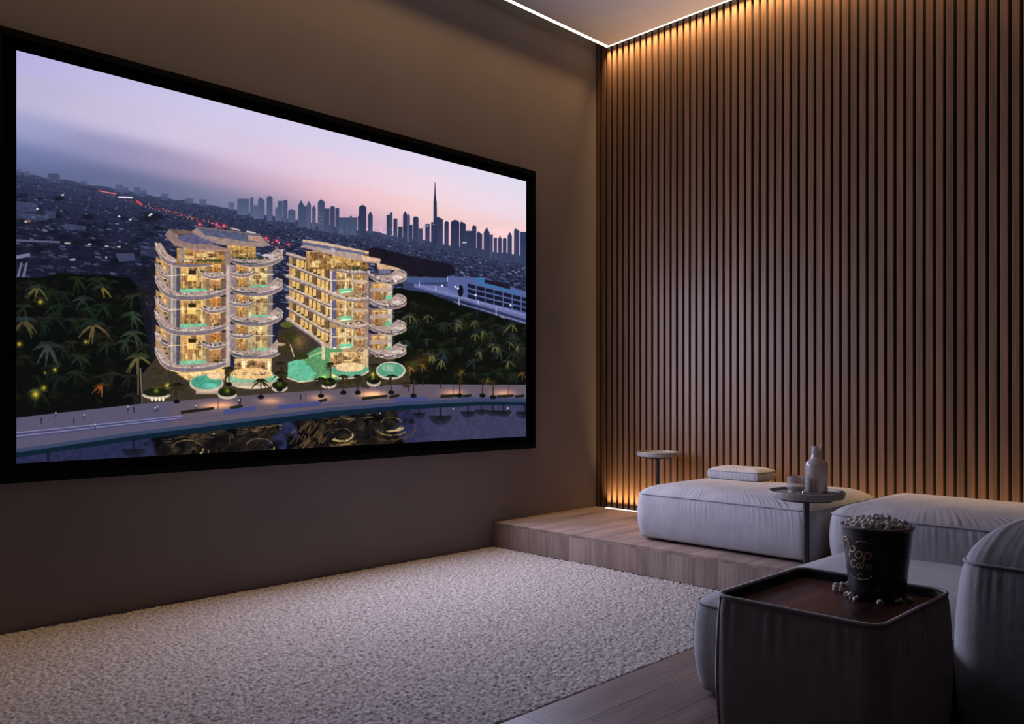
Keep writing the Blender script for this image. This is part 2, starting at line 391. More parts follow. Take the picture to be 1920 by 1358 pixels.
    ell(135, 486, 6, 2.5, (200, 204, 224), .8); ell(52, 414, 7, 2.4, (206, 140, 120), .5); ell(198, 482, 1.6, 3, (240, 236, 210))
    poly([(20, 430), (120, 436), (300, 470), (300, 530), (20, 530)], (20, 20, 36), .28)
    # ---- motorway with tail lights
    line([(150, 349), (215, 364), (300, 392), (365, 410), (420, 420), (520, 452)], 5, (52, 48, 72), .8)
    for i in range(190):
        t = rg.rand(); px = np.interp(t, [0, .3, .6, 1], [182, 285, 370, 530]); py = np.interp(t, [0, .3, .6, 1], [356, 388, 411, 462])
        red = rg.rand() < .7
        r = .4+.8*t
        ell(px+rg.normal()*3, py+rg.normal()*2.2, r*1.3, r, (214, 70, 74) if red else (236, 222, 214), .8)
    line([(184, 357), (216, 363)], 2, (226, 120, 124)); line([(222, 369), (246, 370)], 3, (222, 226, 240)); line([(256, 377), (264, 383)], 4, (214, 78, 84))
    for x, y, r in ((418, 423, 3), (404, 420, 2.4), (373, 420, 2.6), (497, 446, 2.2), (517, 451, 2.2), (539, 458, 2.4)): ell(x, y, r, r, (228, 74, 92)); glow(x, y, 5, (150, 30, 40), .5)
    line([(462, 434), (476, 437)], 4, (222, 224, 238)); line([(430, 427), (448, 431)], 2.2, (210, 206, 220))
    # ---- skyline
    def tower(x0, x1, yt, yb, col, cap=None):
        rect(x0, yt, x1, yb, col, 1, tuple(min(255, v+12) for v in col))
        m = (x0+x1)/2
        if cap == 'p': poly([(x0, yt+.4), (m, yt-(x1-x0)*.9), (x1, yt+.4)], col)
        if cap == 'r': ell(m, yt+.3, (x1-x0)/2, (x1-x0)*.42, col)
        if cap == 's': poly([(x0, yt+.4), (x0+(x1-x0)*.2, yt-5), (x1, yt+.4)], col)
        if cap == 'n': rect(m-.5, yt-5, m+.5, yt, col); ell(m, yt, (x1-x0)*.36, 3, col)
    sk1, sk2, sk3 = (84, 92, 126), (62, 72, 104), (46, 54, 84)
    for a in ((426,437,379,392,sk1,None),(443,465,372,402,(76,86,118),None),(467,473,371,406,(74,84,116),'r'),(482,494,374,410,(74,84,116),'s'),(498,509,371,414,(70,80,114),'r'),
              (473,482,384,410,(80,90,122),None),(514,520,392,414,(80,90,122),'p'),(519,528,376,414,(72,82,114),None),(529,537,377,416,(66,76,108),'r'),(538,552,397,416,(74,84,114),'r'),
              (557,568,384,425,sk2,'p'),(568,573,386,425,sk2,None),(573,581,383,428,(72,82,112),'p'),(583,590,390,430,(64,74,104),'p'),(594,607,377,432,sk2,'n'),(606,616,390,434,(58,68,98),None),
              (617,626,389,436,(56,66,96),'r'),(627,634,389,438,(56,66,96),None),(634,668,407,440,(66,76,106),None),(654,658,404,410,(66,76,106),None),
              (671,685,387,440,(44,50,80),'n'),(688,697,403,440,(52,60,92),'p'),(669,673,404,440,(50,58,88),None)):
        tower(*a)
    for a in ((723,734,402,440,sk3,None),(729,734,399,440,(56,66,98),'r'),(736,743,409,446,sk3,None),(745,753,424,450,sk3,None),(754,762,402,452,(42,50,80),'p'),(762,767,404,452,(74,80,112),'p'),
              (766,772,421,452,sk3,None),(773,783,409,454,sk3,'r'),(783,791,428,456,(54,62,92),None),(796,804,419,462,sk3,None),(807,816,416,464,(42,50,80),None),
              (816,829,410,466,sk3,'s'),(832,840,417,468,(46,54,84),'r'),(844,860,418,472,(40,48,78),'r'),(861,872,419,474,(42,50,80),'s'),(872,886,432,476,(44,52,82),None),
              (884,892,425,478,(42,50,80),'r'),(893,903,438,480,(44,50,80),'s'),(906,917,435,484,(44,52,84),'p'),(917,923,439,486,(58,64,94),None),(925,931,445,488,(52,60,92),None),
              (933,940,447,490,(48,56,88),'p'),(942,949,448,490,(48,56,88),'r'),(951,959,441,492,(46,54,86),'p'),(963,973,432,492,(46,58,92),'s'),(975,1000,434,494,(42,52,86),None)):
        tower(*a)
    poly([(813.4, 341), (814.4, 341), (815.4, 365), (817.3, 380), (818, 460), (811, 460), (811.2, 376), (812.6, 362)], (46, 52, 82))
    rect(866, 452.6, 874, 455, (206, 200, 214)); rect(798, 422, 802, 424, (160, 156, 176)); rect(810, 419, 813, 421, (160, 156, 176))
    for i in range(70): rect(*(lambda x, y: (x, y, x+1.2, y+1.6))(rg.uniform(583, 604), rg.uniform(395, 424)), (140, 128, 128), .6)
    # roofs in front of the skyline (town to the right)
    hs = sorted((470+rg.rand()**1.2*110-rg.uniform(0, 60), rg.uniform(520, 1000)) for i in range(2300))
    for y, x in hs:
        lim = hz(x)+10
        if y < lim or y > 520+(x-760)*.12: continue
        t = min(1, (y-lim)/100); w = (2.5+t*10)*rg.uniform(.5, 1.3); u = rg.rand(); h = w*rg.uniform(.2, .4)
        col = (24, 26, 44) if u < .5 else tuple(np.array((70, 78, 114))*rg.uniform(.7, 1.3)) if u < .93 else (128, 136, 172)
        poly([(x, y), (x+w, y+w*.15), (x+w, y+w*.15+h), (x, y+h)], col, .8)
    poly([(680, 470), (700, 462), (770, 480), (845, 495), (853, 508), (838, 520), (760, 516), (720, 505)], (27, 22, 34), .95)
    # ---- street and long white building on the right
    poly([(755, 520), (835, 520), (1004, 566), (1004, 620), (880, 570), (755, 540)], (58, 64, 100))
    poly([(762, 518), (840, 521), (835, 528), (762, 530)], (70, 86, 130)); poly([(775, 531), (830, 536), (1004, 590), (1004, 604), (860, 560), (775, 538)], (102, 110, 154))
    for k, (a, b) in enumerate(((536, 596), (545, 606), (551, 611))): line([(790+k*30, a+k*7), (1004, b)], 1.6, (134, 142, 184) if k != 1 else (40, 44, 76))
    poly([(838, 517), (885, 520), (905, 519), (975, 543), (1004, 552), (1004, 583), (985, 588), (955, 578), (870, 556), (838, 540)], (84, 96, 144))
    poly([(893, 519), (908, 521), (908, 530), (975, 548), (975, 552), (893, 532)], (58, 110, 158)); poly([(908, 523), (956, 533), (956, 542), (908, 530)], (32, 26, 40))
    for r in range(3):
        for k in range(7):
            x0 = 876+k*17; y0 = 531+r*10+k*4.2
            poly([(x0, y0), (x0+15, y0+3.6), (x0+15, y0+10.6), (x0, y0+7)], (22, 26, 44))
    ell(863, 545, 5, 11, (16, 20, 28)); 
    for x, y, h in ((838, 519, 8), (860, 560, 12), (930, 575, 20), (785, 528, 9), (896, 562, 8), (816, 536, 8)): line([(x, y), (x, y+h)], 1.3, (196, 206, 236))
    for x, y in ((853, 537), (858, 540), (828, 535), (891, 553), (957, 572)): ell(x, y, 2, 2, (236, 240, 250))
    line([(938, 594), (946, 597)], 2, (210, 226, 150))
    for i in range(12): ell(862+i*6, 576+i*2.0, 1.2, 1.2, (170, 178, 200))
    # ---- gardens of palms
    poly([(20, 518), (70, 520), (110, 512), (200, 515), (240, 520), (262, 540), (282, 600), (290, 690), (268, 720), (266, 758), (20, 788)], (13, 15, 14))
    poly([(282, 505), (300, 500), (300, 700), (284, 690), (268, 600), (255, 540)], (30, 26, 40), .7)
    poly([(738, 540), (800, 548), (860, 572), (930, 592), (1004, 614), (1004, 724), (860, 722), (740, 722)], (15, 17, 14))
    for i in range(260):
        L = i % 2
        x = rg.uniform(30, 275) if L else rg.uniform(742, 1000); y = rg.uniform(525, 760) if L else rg.uniform(560+(x-742)*.2, 716)
        ell(x, y, rg.uniform(6, 16), rg.uniform(4, 9), (22+rg.rand()*12, 25+rg.rand()*10, 18), .4, .7)
    def palm(x, y, r, col, warm=None, n=11, trunk=0):
        if trunk: line([(x, y), (x, y+trunk)], max(1.4, r*.10), warm or (60, 48, 38))
        for k in range(n):
            a = -math.pi*.12-(k/(n-1))*math.pi*.76 if k % 3 else math.pi*(.1+.8*rg.rand())
            L = r*rg.uniform(.8, 1.1); ca, sa = math.cos(a), math.sin(a)
            pts = [(x+ca*L*t, y+sa*L*.62*t+L*.45*t*t) for t in (0, .35, .7, 1)]
            cc = np.array(col)*rg.uniform(.62, 1.05)
            if warm is not None and sa > 0: cc = np.array(warm)
            line(pts[:3], r*.16, cc, .9); line(pts[2:], r*.09, cc, .8)
    G = (40, 50, 42); GB = (42, 54, 54)
    for k in range(46):
        x = rg.uniform(30, 285); y = rg.uniform(520, 742); palm(x, y, rg.uniform(14, 28), (24+rg.rand()*14, 30+rg.rand()*16, 24+rg.rand()*10), None, 10)
    for k in range(70):
        x = rg.uniform(745, 1000); y = rg.uniform(556+(x-745)*.2, 706); palm(x, y, rg.uniform(9, 16), (26+rg.rand()*14, 32+rg.rand()*14, 24+rg.rand()*8), None, 9)
    for x, y, r, cc, w, tr in ((70, 538, 24, G, (88, 84, 50), 10), (190, 538, 22, G, (104, 94, 44), 8), (155, 560, 26, GB, None, 8), (45, 600, 32, GB, (76, 70, 46), 10), (175, 608, 32, G, (96, 80, 50), 12),
                               (90, 648, 36, GB, (56, 62, 58), 10), (245, 590, 26, (48, 62, 46), None, 0), (250, 625, 26, (52, 66, 48), None, 0), (258, 668, 30, (58, 66, 44), (96, 88, 54), 70), (248, 555, 22, G, None, 0), (190, 722, 18, (90, 58, 26), (150, 80, 40), 12),
                               (235, 640, 22, G, None, 0)):
        palm(x, y, r, cc, w, 11, tr)
    for x, y, r in ((75, 565, 5), (36, 644, 5), (103, 692, 4), (84, 698, 2.5), (66, 738, 8), (82, 726, 5), (160, 640, 4)): glow(x, y, r, (150, 130, 30), .8); glow(x, y, r*.4, (90, 90, 30), .8)
    line([(262, 690), (266, 755)], 3, (110, 98, 104))
    for k in range(34):
        x = rg.uniform(752, 998); y = rg.uniform(572+(x-752)*.16, 680); palm(x, y, rg.uniform(11, 18), G if rg.rand() < .5 else GB, (92, 88, 54) if rg.rand() < .4 else None, 9, 14)
    for x, y in ((768, 690), (792, 684), (865, 695), (980, 700), (912, 712)): palm(x, y, 11, (84, 72, 26), (116, 82, 40), 8, 14)
    for x, y in ((765, 690), (780, 680), (800, 672)): glow(x, y, 12, (90, 60, 14), .35)
    # ---- promenade, quay and water
    up = lambda x: np.interp(x, [20, 265, 500, 620, 760, 996, 1010], [783, 756, 736, 728, 720, 722, 723])
    qy = lambda x: np.interp(x, [20, 250, 520, 620, 760, 900, 996, 1010], [846, 813, 780, 768, 757, 751, 752, 752])
    sh = lambda x: np.interp(x, [20, 250, 520, 620, 760, 900, 996, 1010], [857, 824, 792, 780, 767, 759, 759, 759])
    xs = list(range(20, 1011, 10))
    poly([(x, up(x)) for x in xs]+[(x, qy(x)) for x in xs[::-1]], (98, 86, 100))
    poly([(x, up(x)) for x in xs if x < 330]+[(x, qy(x)) for x in xs[::-1] if x < 330], (82, 82, 112), .6)
    poly([(x, sh(x)+1) for x in xs]+[(1010, 900), (20, 900)], (40, 42, 74))
    # ---- ground around the towers
    poly([(266, 700), (300, 660), (430, 690), (520, 640), (560, 600), (620, 640), (700, 660), (765, 690), (770, 718), (620, 730), (500, 738), (266, 756)], (60, 52, 42))
    for i in range(120): ell(rg.uniform(270, 765), rg.uniform(690, 728), rg.uniform(3, 9), rg.uniform(2, 5), (34+rg.rand()*30, 38+rg.rand()*22, 20), .8, .4)
    # ---- apartment tower helper pieces
    SL, SLd, SLl = (154, 138, 138), (104, 96, 112), (200, 182, 172)
    def slab(x0, x1, y0, y1, dip, th=6.0, top=SL, dk=SLd, up=4.0, pw=.62):
        n = 26; cx, rx = (x0+x1)/2, (x1-x0)/2
        sg = lambda v: math.copysign(abs(v)**pw, v)
        lo = [(cx-rx*sg(math.cos(math.pi*i/n)), y0+(y1-y0)*(.5-.5*sg(math.cos(math.pi*i/n)))+dip*abs(math.sin(math.pi*i/n))**pw) for i in range(n+1)]
        hi = [(cx-rx*sg(math.cos(math.pi*i/n)), y0+(y1-y0)*(.5-.5*sg(math.cos(math.pi*i/n)))-up*abs(math.sin(math.pi*i/n))**pw) for i in range(n+1)]
        poly([(x, y-th) for x, y in hi]+[(x, y) for x, y in lo[::-1]], dk)
        poly([(x, y-th) for x, y in hi]+[(x, y-th) for x, y in lo[::-1]], top)
        line([(x, y-th*.25) for x, y in lo], th*.5, (138, 126, 136), .7)
        line([(x, y-th) for x, y in lo], 1.3, SLl, .85); line([(x, y+.3) for x, y in lo[3:-3]], 1.1, (222, 186, 140), .8)
    def smooth_path(P, n=6):
        P = [P[0]]+list(P)+[P[-1]]; out = []
        for i in range(1, len(P)-2):
            p0, p1, p2, p3 = [np.array(q, float) for q in P[i-1:i+3]]
            for k in range(n):
                t = k/n; out.append(tuple(.5*((2*p1)+(p2-p0)*t+(2*p0-5*p1+4*p2-p3)*t*t+(3*p1-p0-3*p2+p3)*t**3)))
        return out+[tuple(P[-1])]
    def rim(P, inner, th=7, top=None):
        # balcony: terrace surface, curved parapet band, lit lower lip
        C_ = smooth_path(P)
        poly([(x, y-th) for x, y in C_]+inner[::-1], top or (168, 146, 138))
        for k in range(26):
            i = rg.randint(2, len(C_)-2); x, y = C_[i]; ell(x+rg.uniform(-3, 3), y-th-rg.uniform(1, 5), rg.uniform(.8, 2.2), 1.0, (40, 44, 46) if rg.rand() < .65 else (232, 218, 204), .85)
        poly([(x, y-th) for x, y in C_]+[(x, y) for x, y in C_[::-1]], (150, 134, 136), 1, (112, 102, 114))
        line([(x, y-th) for x, y in C_], 1.2, (216, 198, 184), .9); line([(x, y-th*.45) for x, y in C_], 1.0, (122, 112, 124), .6); line([(x, y+.5) for x, y in C_[2:-2]], 1.3, (236, 200, 150), .75)
    def furn(x0, x1, y, n=12):
        for i in range(n): ell(rg.uniform(x0, x1), y+rg.uniform(-2, 2), rg.uniform(1, 2.6), 1.1, (44, 44, 56) if rg.rand() < .7 else (226, 214, 206), .85)
    def shrub(x0, x1, y, n=14):
        for i in range(n): ell(rg.uniform(x0, x1), y+rg.uniform(-2, 1.5), 2.2, 1.7, (36+rg.rand()*30, 50+rg.rand()*26, 34), .9)
    def room(x0, y0, x1, y1, col, n=5):
        col = tuple(v*.90 for v in col)
        rect(x0, y0, x1, y1, tuple(min(255, v*1.08) for v in col), 1, tuple(v*.74 for v in col))
        for i in range(n*3):
            w = rg.uniform(.05, .24)*(x1-x0); h = rg.uniform(.06, .26)*(y1-y0); a = rg.uniform(x0, x1-w); b = rg.uniform(y0, y1-h)
            k = rg.rand(); rect(a, b, a+w, b+h, (74, 50, 34) if k < .42 else (255, 230, 164) if k < .70 else (150, 104, 66), .6)
        for k in range(max(1, int((x1-x0)/9))): x = x0+(k+.5)*9; rect(x, y0, x+.9, y1, (232, 214, 178), .55)
        rect(x0, y0, x1, y0+2.2, (255, 226, 158), .45)
    def pool(x0, x1, y, h):
        poly([(x0, y-h), (x1-3, y-h*1.15), (x1, y-1), (x0+2, y+2)], (112, 178, 146)); line([(x0+4, y), (x1-6, y-2)], 2.2, (216, 242, 196)); glow((x0+x1)/2, y-h*.5, (x1-x0)*.4, (40, 70, 46), .22, h)
    # ---- first residence: left drum
    lv = [500, 562, 628, 697]
    def drum_a(b): return [(289, b-38), (294, b-28), (304, b-12), (322, b-3), (350, b), (385, b-2), (410, b-8), (426, b-15)], [(300, b-46), (314, b-24), (332, b-14), (426, b-20)]
    for i in range(3):
        t0 = lv[i]-6; t1 = lv[i+1]-15; m = (t0+t1)/2
        poly([(291, t0-14), (318, t0+2), (318, t1-6), (306, t1-4), (290, t1-24)], (168, 132, 96))
        for q in range(5): yy = t0-6+q*10; rect(299+q % 2*6, yy, 304+q % 2*6, yy+8, (236, 190, 120), .8); ell(298+q*3.4, yy+6, 3, 2.2, (44, 40, 30), .9)
        rim([(289, t0+4), (295, t0+16), (304, t0+25), (317, t0+30)], [(296, t0), (318, t0+20)], 5)
        rect(314, t0, 424, t1+4, (150, 122, 92))
        rect(316, t0, 336, t1+4, (122, 112, 118)); rect(319, t0, 323, t1+4, (184, 174, 168)); rect(326, t0, 328, t1, (160, 150, 140)); rect(330, t0, 337, t1, (78, 74, 88))
        room(337, t0+1, 386, t1, (226, 178, 104), 9); rect(352, t0+12, 366, t0+20, (46, 34, 28)); rect(350, t0+20, 366, t0+32, (252, 210, 126), .9)
        rect(376, t0, 379, t1, (206, 190, 154)); rect(384, t0, 391, t1, (134, 114, 96))
        line([(314, m-4), (340, m-6), (388, m-5)], 1.6, (236, 214, 178))
        room(391, t0, 414, m-8, (212, 138, 66), 5); rect(413, t0, 424, t1, (112, 90, 82)); room(391, m+2, 412, t1, (200, 144, 88), 5)
        rim([(376, m-6), (384, m-1), (400, m+2), (426, m-3)], [(380, m-10), (424, m-12)], 5); shrub(400, 412, t1-4, 7)
        pool(335, 388, t1+2, 8)
    for b in lv:
        P, I = drum_a(b); rim(P, I, 8)
    poly([(330, 700), (420, 690), (420, 712), (350, 712)], (226, 186, 124)); room(352, 698, 420, 712, (232, 190, 128), 8); line([(318, 693), (350, 702), (400, 696), (424, 684)], 2, (246, 210, 150))
    # first residence: right drum
    lw = [500, 555, 611, 674]
    for i in range(3):
        t0 = lw[i]-4; t1 = lw[i+1]-16; m = (t0+t1)/2
        rect(427, t0, 508, t1+4, (152, 126, 104)); rect(427, t0, 440, t1+4, (138, 124, 136)); room(442, t0, 459, m-6, (212, 150, 80), 4); room(442, m, 459, t1, (214, 160, 92), 4)
        room(464, t0, 500, t1, (230, 200, 142), 10); rect(470, t0, 472, t1, (170, 156, 130)); rect(500, t0, 510, t1+4, (128, 116, 112)); line([(464, m-4), (512, m-4)], 1.5, (240, 218, 184))
        rim([(429, m-4), (440, m), (462, m+1), (474, m-4)], [(430, m-8), (470, m-9)], 5); pool(468, 506, t1+2, 7); shrub(442, 464, t1, 9)
    for b in lw:
        rim([(427, b-15), (440, b-6), (468, b), (498, b-2), (519, b-9), (528, b-17), (525, b-24), (516, b-28)], [(428, b-22), (440, b-18), (500, b-18), (510, b-30)], 7)
        line([(434, b-10), (452, b-7), (480, b-7)], 2.4, (52, 62, 66), .8); ell(513, b-17, 7, 2.6, (224, 212, 206), .8)
    rect(422, 480, 430, 690, (176, 156, 148)); rect(424, 500, 427, 690, (206, 182, 160), .7)
    room(438, 672, 508, 702, (226, 186, 128), 14); rect(452, 676, 458, 702, (246, 222, 176)); furn(436, 500, 694, 26); rect(500, 676, 506, 704, (244, 226, 190))
    # first residence: roofs and penthouse
    room(330, 464, 424, 494, (202, 152, 84), 12); room(424, 456, 478, 482, (214, 168, 90), 7); rect(420, 464, 430, 496, (140, 122, 116)); rect(335, 464, 343, 492, (150, 134, 126)); shrub(368, 414, 488, 22); shrub(434, 492, 484, 26); furn(338, 362, 488, 10)
    poly([(307, 440), (316, 429), (331, 440), (433, 467), (420, 470), (366, 469), (326, 460)], (142, 118, 114)); poly([(316, 429), (331, 440), (368, 436), (350, 431)], (112, 90, 80))
    poly([(332, 441), (366, 436), (416, 458), (360, 456), (334, 450)], (92, 88, 122)); poly([(326, 459), (366, 467), (432, 466), (420, 471), (366, 471)], (172, 132, 120))
    poly([(356, 434), (368, 425), (486, 440), (507, 460), (486, 462), (416, 459), (378, 446)], (150, 128, 124)); poly([(368, 426), (486, 439), (486, 454), (460, 452), (382, 440)], (84, 90, 116)); poly([(462, 440), (486, 442), (486, 453), (464, 450)], (172, 140, 124)); line([(368, 425), (486, 439)], 2.4, (128, 106, 104))
    furn(480, 524, 484, 16); ell(500, 478, 12, 3, (196, 186, 196))
    # ---- second residence: long wing on the left, drums on the right
    tips = [475, 495, 517, 537, 557, 577, 598]; fr = [504, 527, 549, 573, 600, 623, 648]
    poly([(540, 480), (622, 505), (690, 512), (690, 664), (640, 664), (606, 646), (540, 600)], (172, 138, 98))
    for k in range(6):
        ya, yb = tips[k], tips[k+1]; fa, fb = fr[k], fr[k+1]
        for q in range(9):
            t = (q+.5)/9; x = 546+t*70; y0 = ya+(fa-ya)*((x-536)/82)+3; y1 = yb+(fb-yb)*((x-536)/82)-4
            rect(x-3.4, y0, x+2.6, y1, (222, 182, 112) if (q*3+k) % 4 else (104, 80, 60)); rect(x+2.6, y0, x+4.2, y1, (70, 58, 52))
            if rg.rand() < .7: ell(x, y1, 3.4, 2, (48, 54, 40), .9)
    bays = [(508, 546), (562, 598), (614, 650)]
    for i, (t0, t1) in enumerate(bays):
        m = t0+17
        rect(617, t0, 690, t1+8, (166, 136, 106)); rect(617, t0, 621, t1+4, (206, 190, 170)); rect(621, t0, 629, t1+4, (98, 92, 124)); room(629, t0, 662, t1-3, (208, 160, 100), 8); rect(645, t0, 648, t1, (214, 206, 170)); rect(658, t0, 661, t1, (196, 206, 170))
        room(663, t0, 682, m, (206, 150, 96), 4); room(663, m+4, 682, t1, (200, 150, 100), 4); rect(682, t0, 690, t1+8, (150, 128, 118)); line([(600, m-10), (619, m), (650, m)], 2, (228, 204, 168)); poly([(650, m-2), (688, m), (688, m+5), (664, m+5)], (190, 168, 148))
        pool(634, 661, t1+2, 7); furn(664, 686, t1+6, 9); ell(626, t1+2, 3, 2, (244, 236, 220))
    def wing(tip, pts, th=5, dk=SLd):
        line([(tip[0], tip[1])]+pts, th, (178, 158, 150)); line([(tip[0], tip[1]+th*.42)]+[(x, y+th*.42) for x, y in pts], 1.8, dk); line([(tip[0]+1, tip[1]-th*.4)]+[(x, y-th*.4) for x, y in pts], 1.3, (222, 198, 172))
    for k in (1, 3, 5): wing((537, tips[k]), [(600, fr[k]-7), (618, fr[k])], 4)
    wing((537, 475), [(600, 494), (627, 504), (660, 510), (690, 509)], 6)
    wing((537, 517), [(600, 541), (622, 551), (645, 559), (672, 562), (690, 558)], 7)
    wing((537, 557), [(600, 590), (622, 601), (648, 611), (672, 613), (690, 607)], 7)
    wing((538, 598), [(580, 626), (606, 647), (628, 660), (655, 667), (675, 666), (690, 658)], 7)
    for y in (505, 556, 606, 660): furn(645, 686, y, 14)
    # second residence: right drum
    for i, (t0, t1) in enumerate(((532, 566), (582, 614), (630, 662))):
        rect(690, t0-4, 735, t1, (164, 132, 106)); rect(690, t0-6, 695, t1+4, (108, 94, 102)); room(696, t0, 712, t1-4, (212, 156, 92), 5); room(712, t0, 730, t1-2, (206, 164, 112), 6); rect(726, t0-4, 733, t1, (196, 196, 168)); poly([(692, t0+8), (730, t0+6), (736, t0+9), (730, t0+14), (692, t0+15)], (176, 154, 144))
        rect(722, t1-12, 732, t1, (110, 190, 150)); shrub(704, 720, t1-2, 10)
    for y in (524, 571, 620, 664):
        rim([(690, y-7), (704, y+2), (728, y+8), (748, y+5), (760, y-2), (757, y-10), (744, y-15)], [(692, y-12), (705, y-9), (730, y-10), (738, y-17)], 6); ell(744, y-5, 11, 3, (220, 208, 200), .7); furn(702, 745, y+3, 14)
    # second residence: roofs
    room(572, 470, 690, 504, (190, 142, 84), 16); room(622, 474, 678, 498, (226, 178, 98), 6); shrub(655, 684, 503, 14)
    poly([(560, 462), (570, 458), (690, 480), (712, 488), (710, 494), (676, 490), (600, 472)], (166, 146, 140)); poly([(565, 450), (684, 470), (684, 478), (565, 458)], (96, 98, 124)); poly([(565, 448), (600, 452), (686, 470), (684, 473), (565, 452)], (206, 176, 150))
    poly([(676, 478), (712, 484), (712, 490), (680, 488)], (212, 176, 142)); poly([(705, 492), (748, 502), (744, 506), (706, 504)], (204, 168, 132)); rect(708, 504, 732, 512, (110, 106, 134)); ell(622, 468, 5, 4, (196, 190, 210), .6)
    # ---- pools and garden terraces at the base
    poly([(596, 650), (640, 655), (640, 712), (560, 715), (538, 706), (538, 680), (560, 672)], (92, 142, 100)); poly([(540, 678), (566, 672), (592, 700), (584, 712), (560, 714), (538, 706)], (104, 176, 146)); line([(566, 674), (600, 660), (606, 664)], 2, (190, 214, 160)); line([(538, 708), (560, 716), (596, 712)], 3, (206, 190, 168))
    room(618, 660, 682, 690, (232, 194, 134), 18); rect(602, 646, 608, 674, (216, 196, 164)); rect(680, 655, 690, 690, (206, 178, 142))
    ell(655, 694, 36, 13, (96, 158, 130)); ell(655, 688, 28, 9, (226, 196, 150)); line([(620, 702), (640, 710), (670, 708), (690, 696)], 2.6, (214, 196, 172))
    ell(732, 695, 28, 17, (206, 190, 170)); ell(732, 694, 25, 14, (92, 152, 128)); ell(728, 690, 12, 7, (150, 176, 150), .7)
    ell(473, 712, 50, 17, (214, 196, 170)); ell(473, 709, 46, 13, (134, 182, 152)); ell(470, 700, 40, 11, (226, 184, 128)); furn(438, 505, 700, 24); rect(424, 716, 520, 724, (180, 152, 132), .7)
    ell(386, 718, 32, 17, (196, 176, 158)); ell(386, 716, 29, 13, (70, 148, 126)); ell(392, 722, 14, 5, (120, 206, 190), .7); ell(404, 704, 17, 7, (222, 190, 150)); rect(366, 730, 408, 738, (206, 176, 158), .8)
    for x, y, w in ((292, 735, 26), (425, 735, 18), (523, 722, 15), (615, 716, 15), (700, 712, 13)): ell(x, y+5, w, 8, (196, 180, 164)); ell(x, y, w*.95, 8, (26, 32, 18)); glow(x, y-3, 4, (110, 120, 20), .8)
    for x in (284, 291, 298, 305): ell(x, 748, 2.2, 4, (252, 238, 206))
    glow(313, 722, 4, (140, 150, 30), 1); glow(606, 708, 4, (150, 150, 20), .9); glow(699, 702, 4, (150, 150, 20), 1); glow(624, 706, 4, (140, 120, 20), .8)
    poly([(520, 620), (545, 612), (560, 650), (540, 668), (520, 660)], (60, 50, 34)); ell(536, 608, 12, 6, (86, 92, 34)); ell(544, 630, 11, 8, (48, 52, 26)); ell(560, 668, 18, 6, (56, 54, 26)); ell(525, 645, 9, 3, (180, 150, 120)); line([(543, 646), (550, 668)], 2, (214, 198, 176)); glow(560, 640, 12, (110, 80, 24), .5)
    # ---- promenade lights, planters, palms, people
    for x in (395, 420, 506, 600, 690, 705, 850, 945): glow(x, up(x)+16, 20, (150, 92, 36), .75, 6)
    for x0, x1 in ((338, 400), (430, 454), (596, 612), (678, 726), (730, 748), (826, 866), (868, 884), (932, 964), (966, 984)):
        poly([(x0, up(x0)+20), (x1, up(x1)+18), (x1, up(x1)+23), (x0, up(x0)+26)], (30, 32, 24))
    for x0, x1 in ((418, 480), (520, 600), (740, 800), (865, 890)): poly([(x0, up(x0)+25), (x1, up(x1)+23), (x1, up(x1)+30), (x0, up(x0)+33)], (70, 74, 126))
    for k in range(4): line([(20, 811+k*3.4), (180, 795+k*2.6), (340, 779+k*2)], 1.3, (140, 140, 186) if k % 2 == 0 else (60, 62, 108))
    line([(x, (up(x)+qy(x))*.5+10) for x in xs if x > 330], 1.5, (70, 72, 118), .8)
    poly([(x, qy(x)-4) for x in xs]+[(x, qy(x)+3) for x in xs[::-1]], (58, 68, 98)); poly([(x, qy(x)+3) for x in xs]+[(x, sh(x)+1.5) for x in xs[::-1]], (16, 34, 50))
    for x, y, r in ((330, 722, 20), (428, 690, 12), (488, 714, 18), (523, 700, 16), (601, 712, 18), (619, 682, 12), (643, 706, 14), (670, 706, 14), (702, 685, 13), (733, 706, 15), (775, 712, 10), (862, 712, 10), (905, 712, 10), (925, 715, 9), (524, 682, 14)):
        palm(x, y, r, (30, 34, 22), (44, 40, 24), 13); line([(x, y), (x, y+28)], 2.2, (58, 40, 26)); ell(x, y+30, 6, 4, (18, 20, 20))
    for x, y in ((77, 787), (104, 775), (138, 788), (157, 779), (178, 797), (239, 764), (250, 767), (290, 766), (294, 764), (366, 762), (447, 752), (450, 751), (563, 744), (766, 728), (793, 718), (826, 722), (930, 718)):
        ell(x, y-2, 1.3, 2.2, (200, 196, 210) if rg.rand() < .5 else (36, 32, 44)); line([(x, y), (x, y+6)], 1.8, (40, 34, 50)); ell(x, y-5, .9, .9, (70, 56, 54))
    for x in (408, 572, 714, 850, 954): line([(x, up(x)+4), (x, up(x)+24)], 1, (60, 50, 48))
    # ---- mirror image in the water
    YY, XX = np.mgrid[0:CH, 0:CW].astype(np.float32)
    px = XX/s+ox; py = YY/s+oy
    shl = np.interp(px[0], [20, 250, 520, 620, 760, 900, 996, 1010], [857, 824, 792, 780, 767, 759, 759, 759])[None, :]
    d = py-shl-1; m = (d > 0) & (px > 30)
    nz = noise(9, 3); nz2 = noise(22, 5)
    base = np.interp(px[0], [20, 290, 430, 530, 620, 770, 1010], [700, 702, 706, 690, 690, 704, 640])[None, :]
    sy = base-d*1.7+(nz2-.5)*30+(nz-.5)*7; sx = px+(nz2-.5)*22+(nz-.5)*8
    iy = np.clip(((sy-oy)*s).astype(int), 0, CH-1); ixx = np.clip(((sx-ox)*s).astype(int), 0, CW-1)
    lum = cv[iy, ixx].mean(-1)
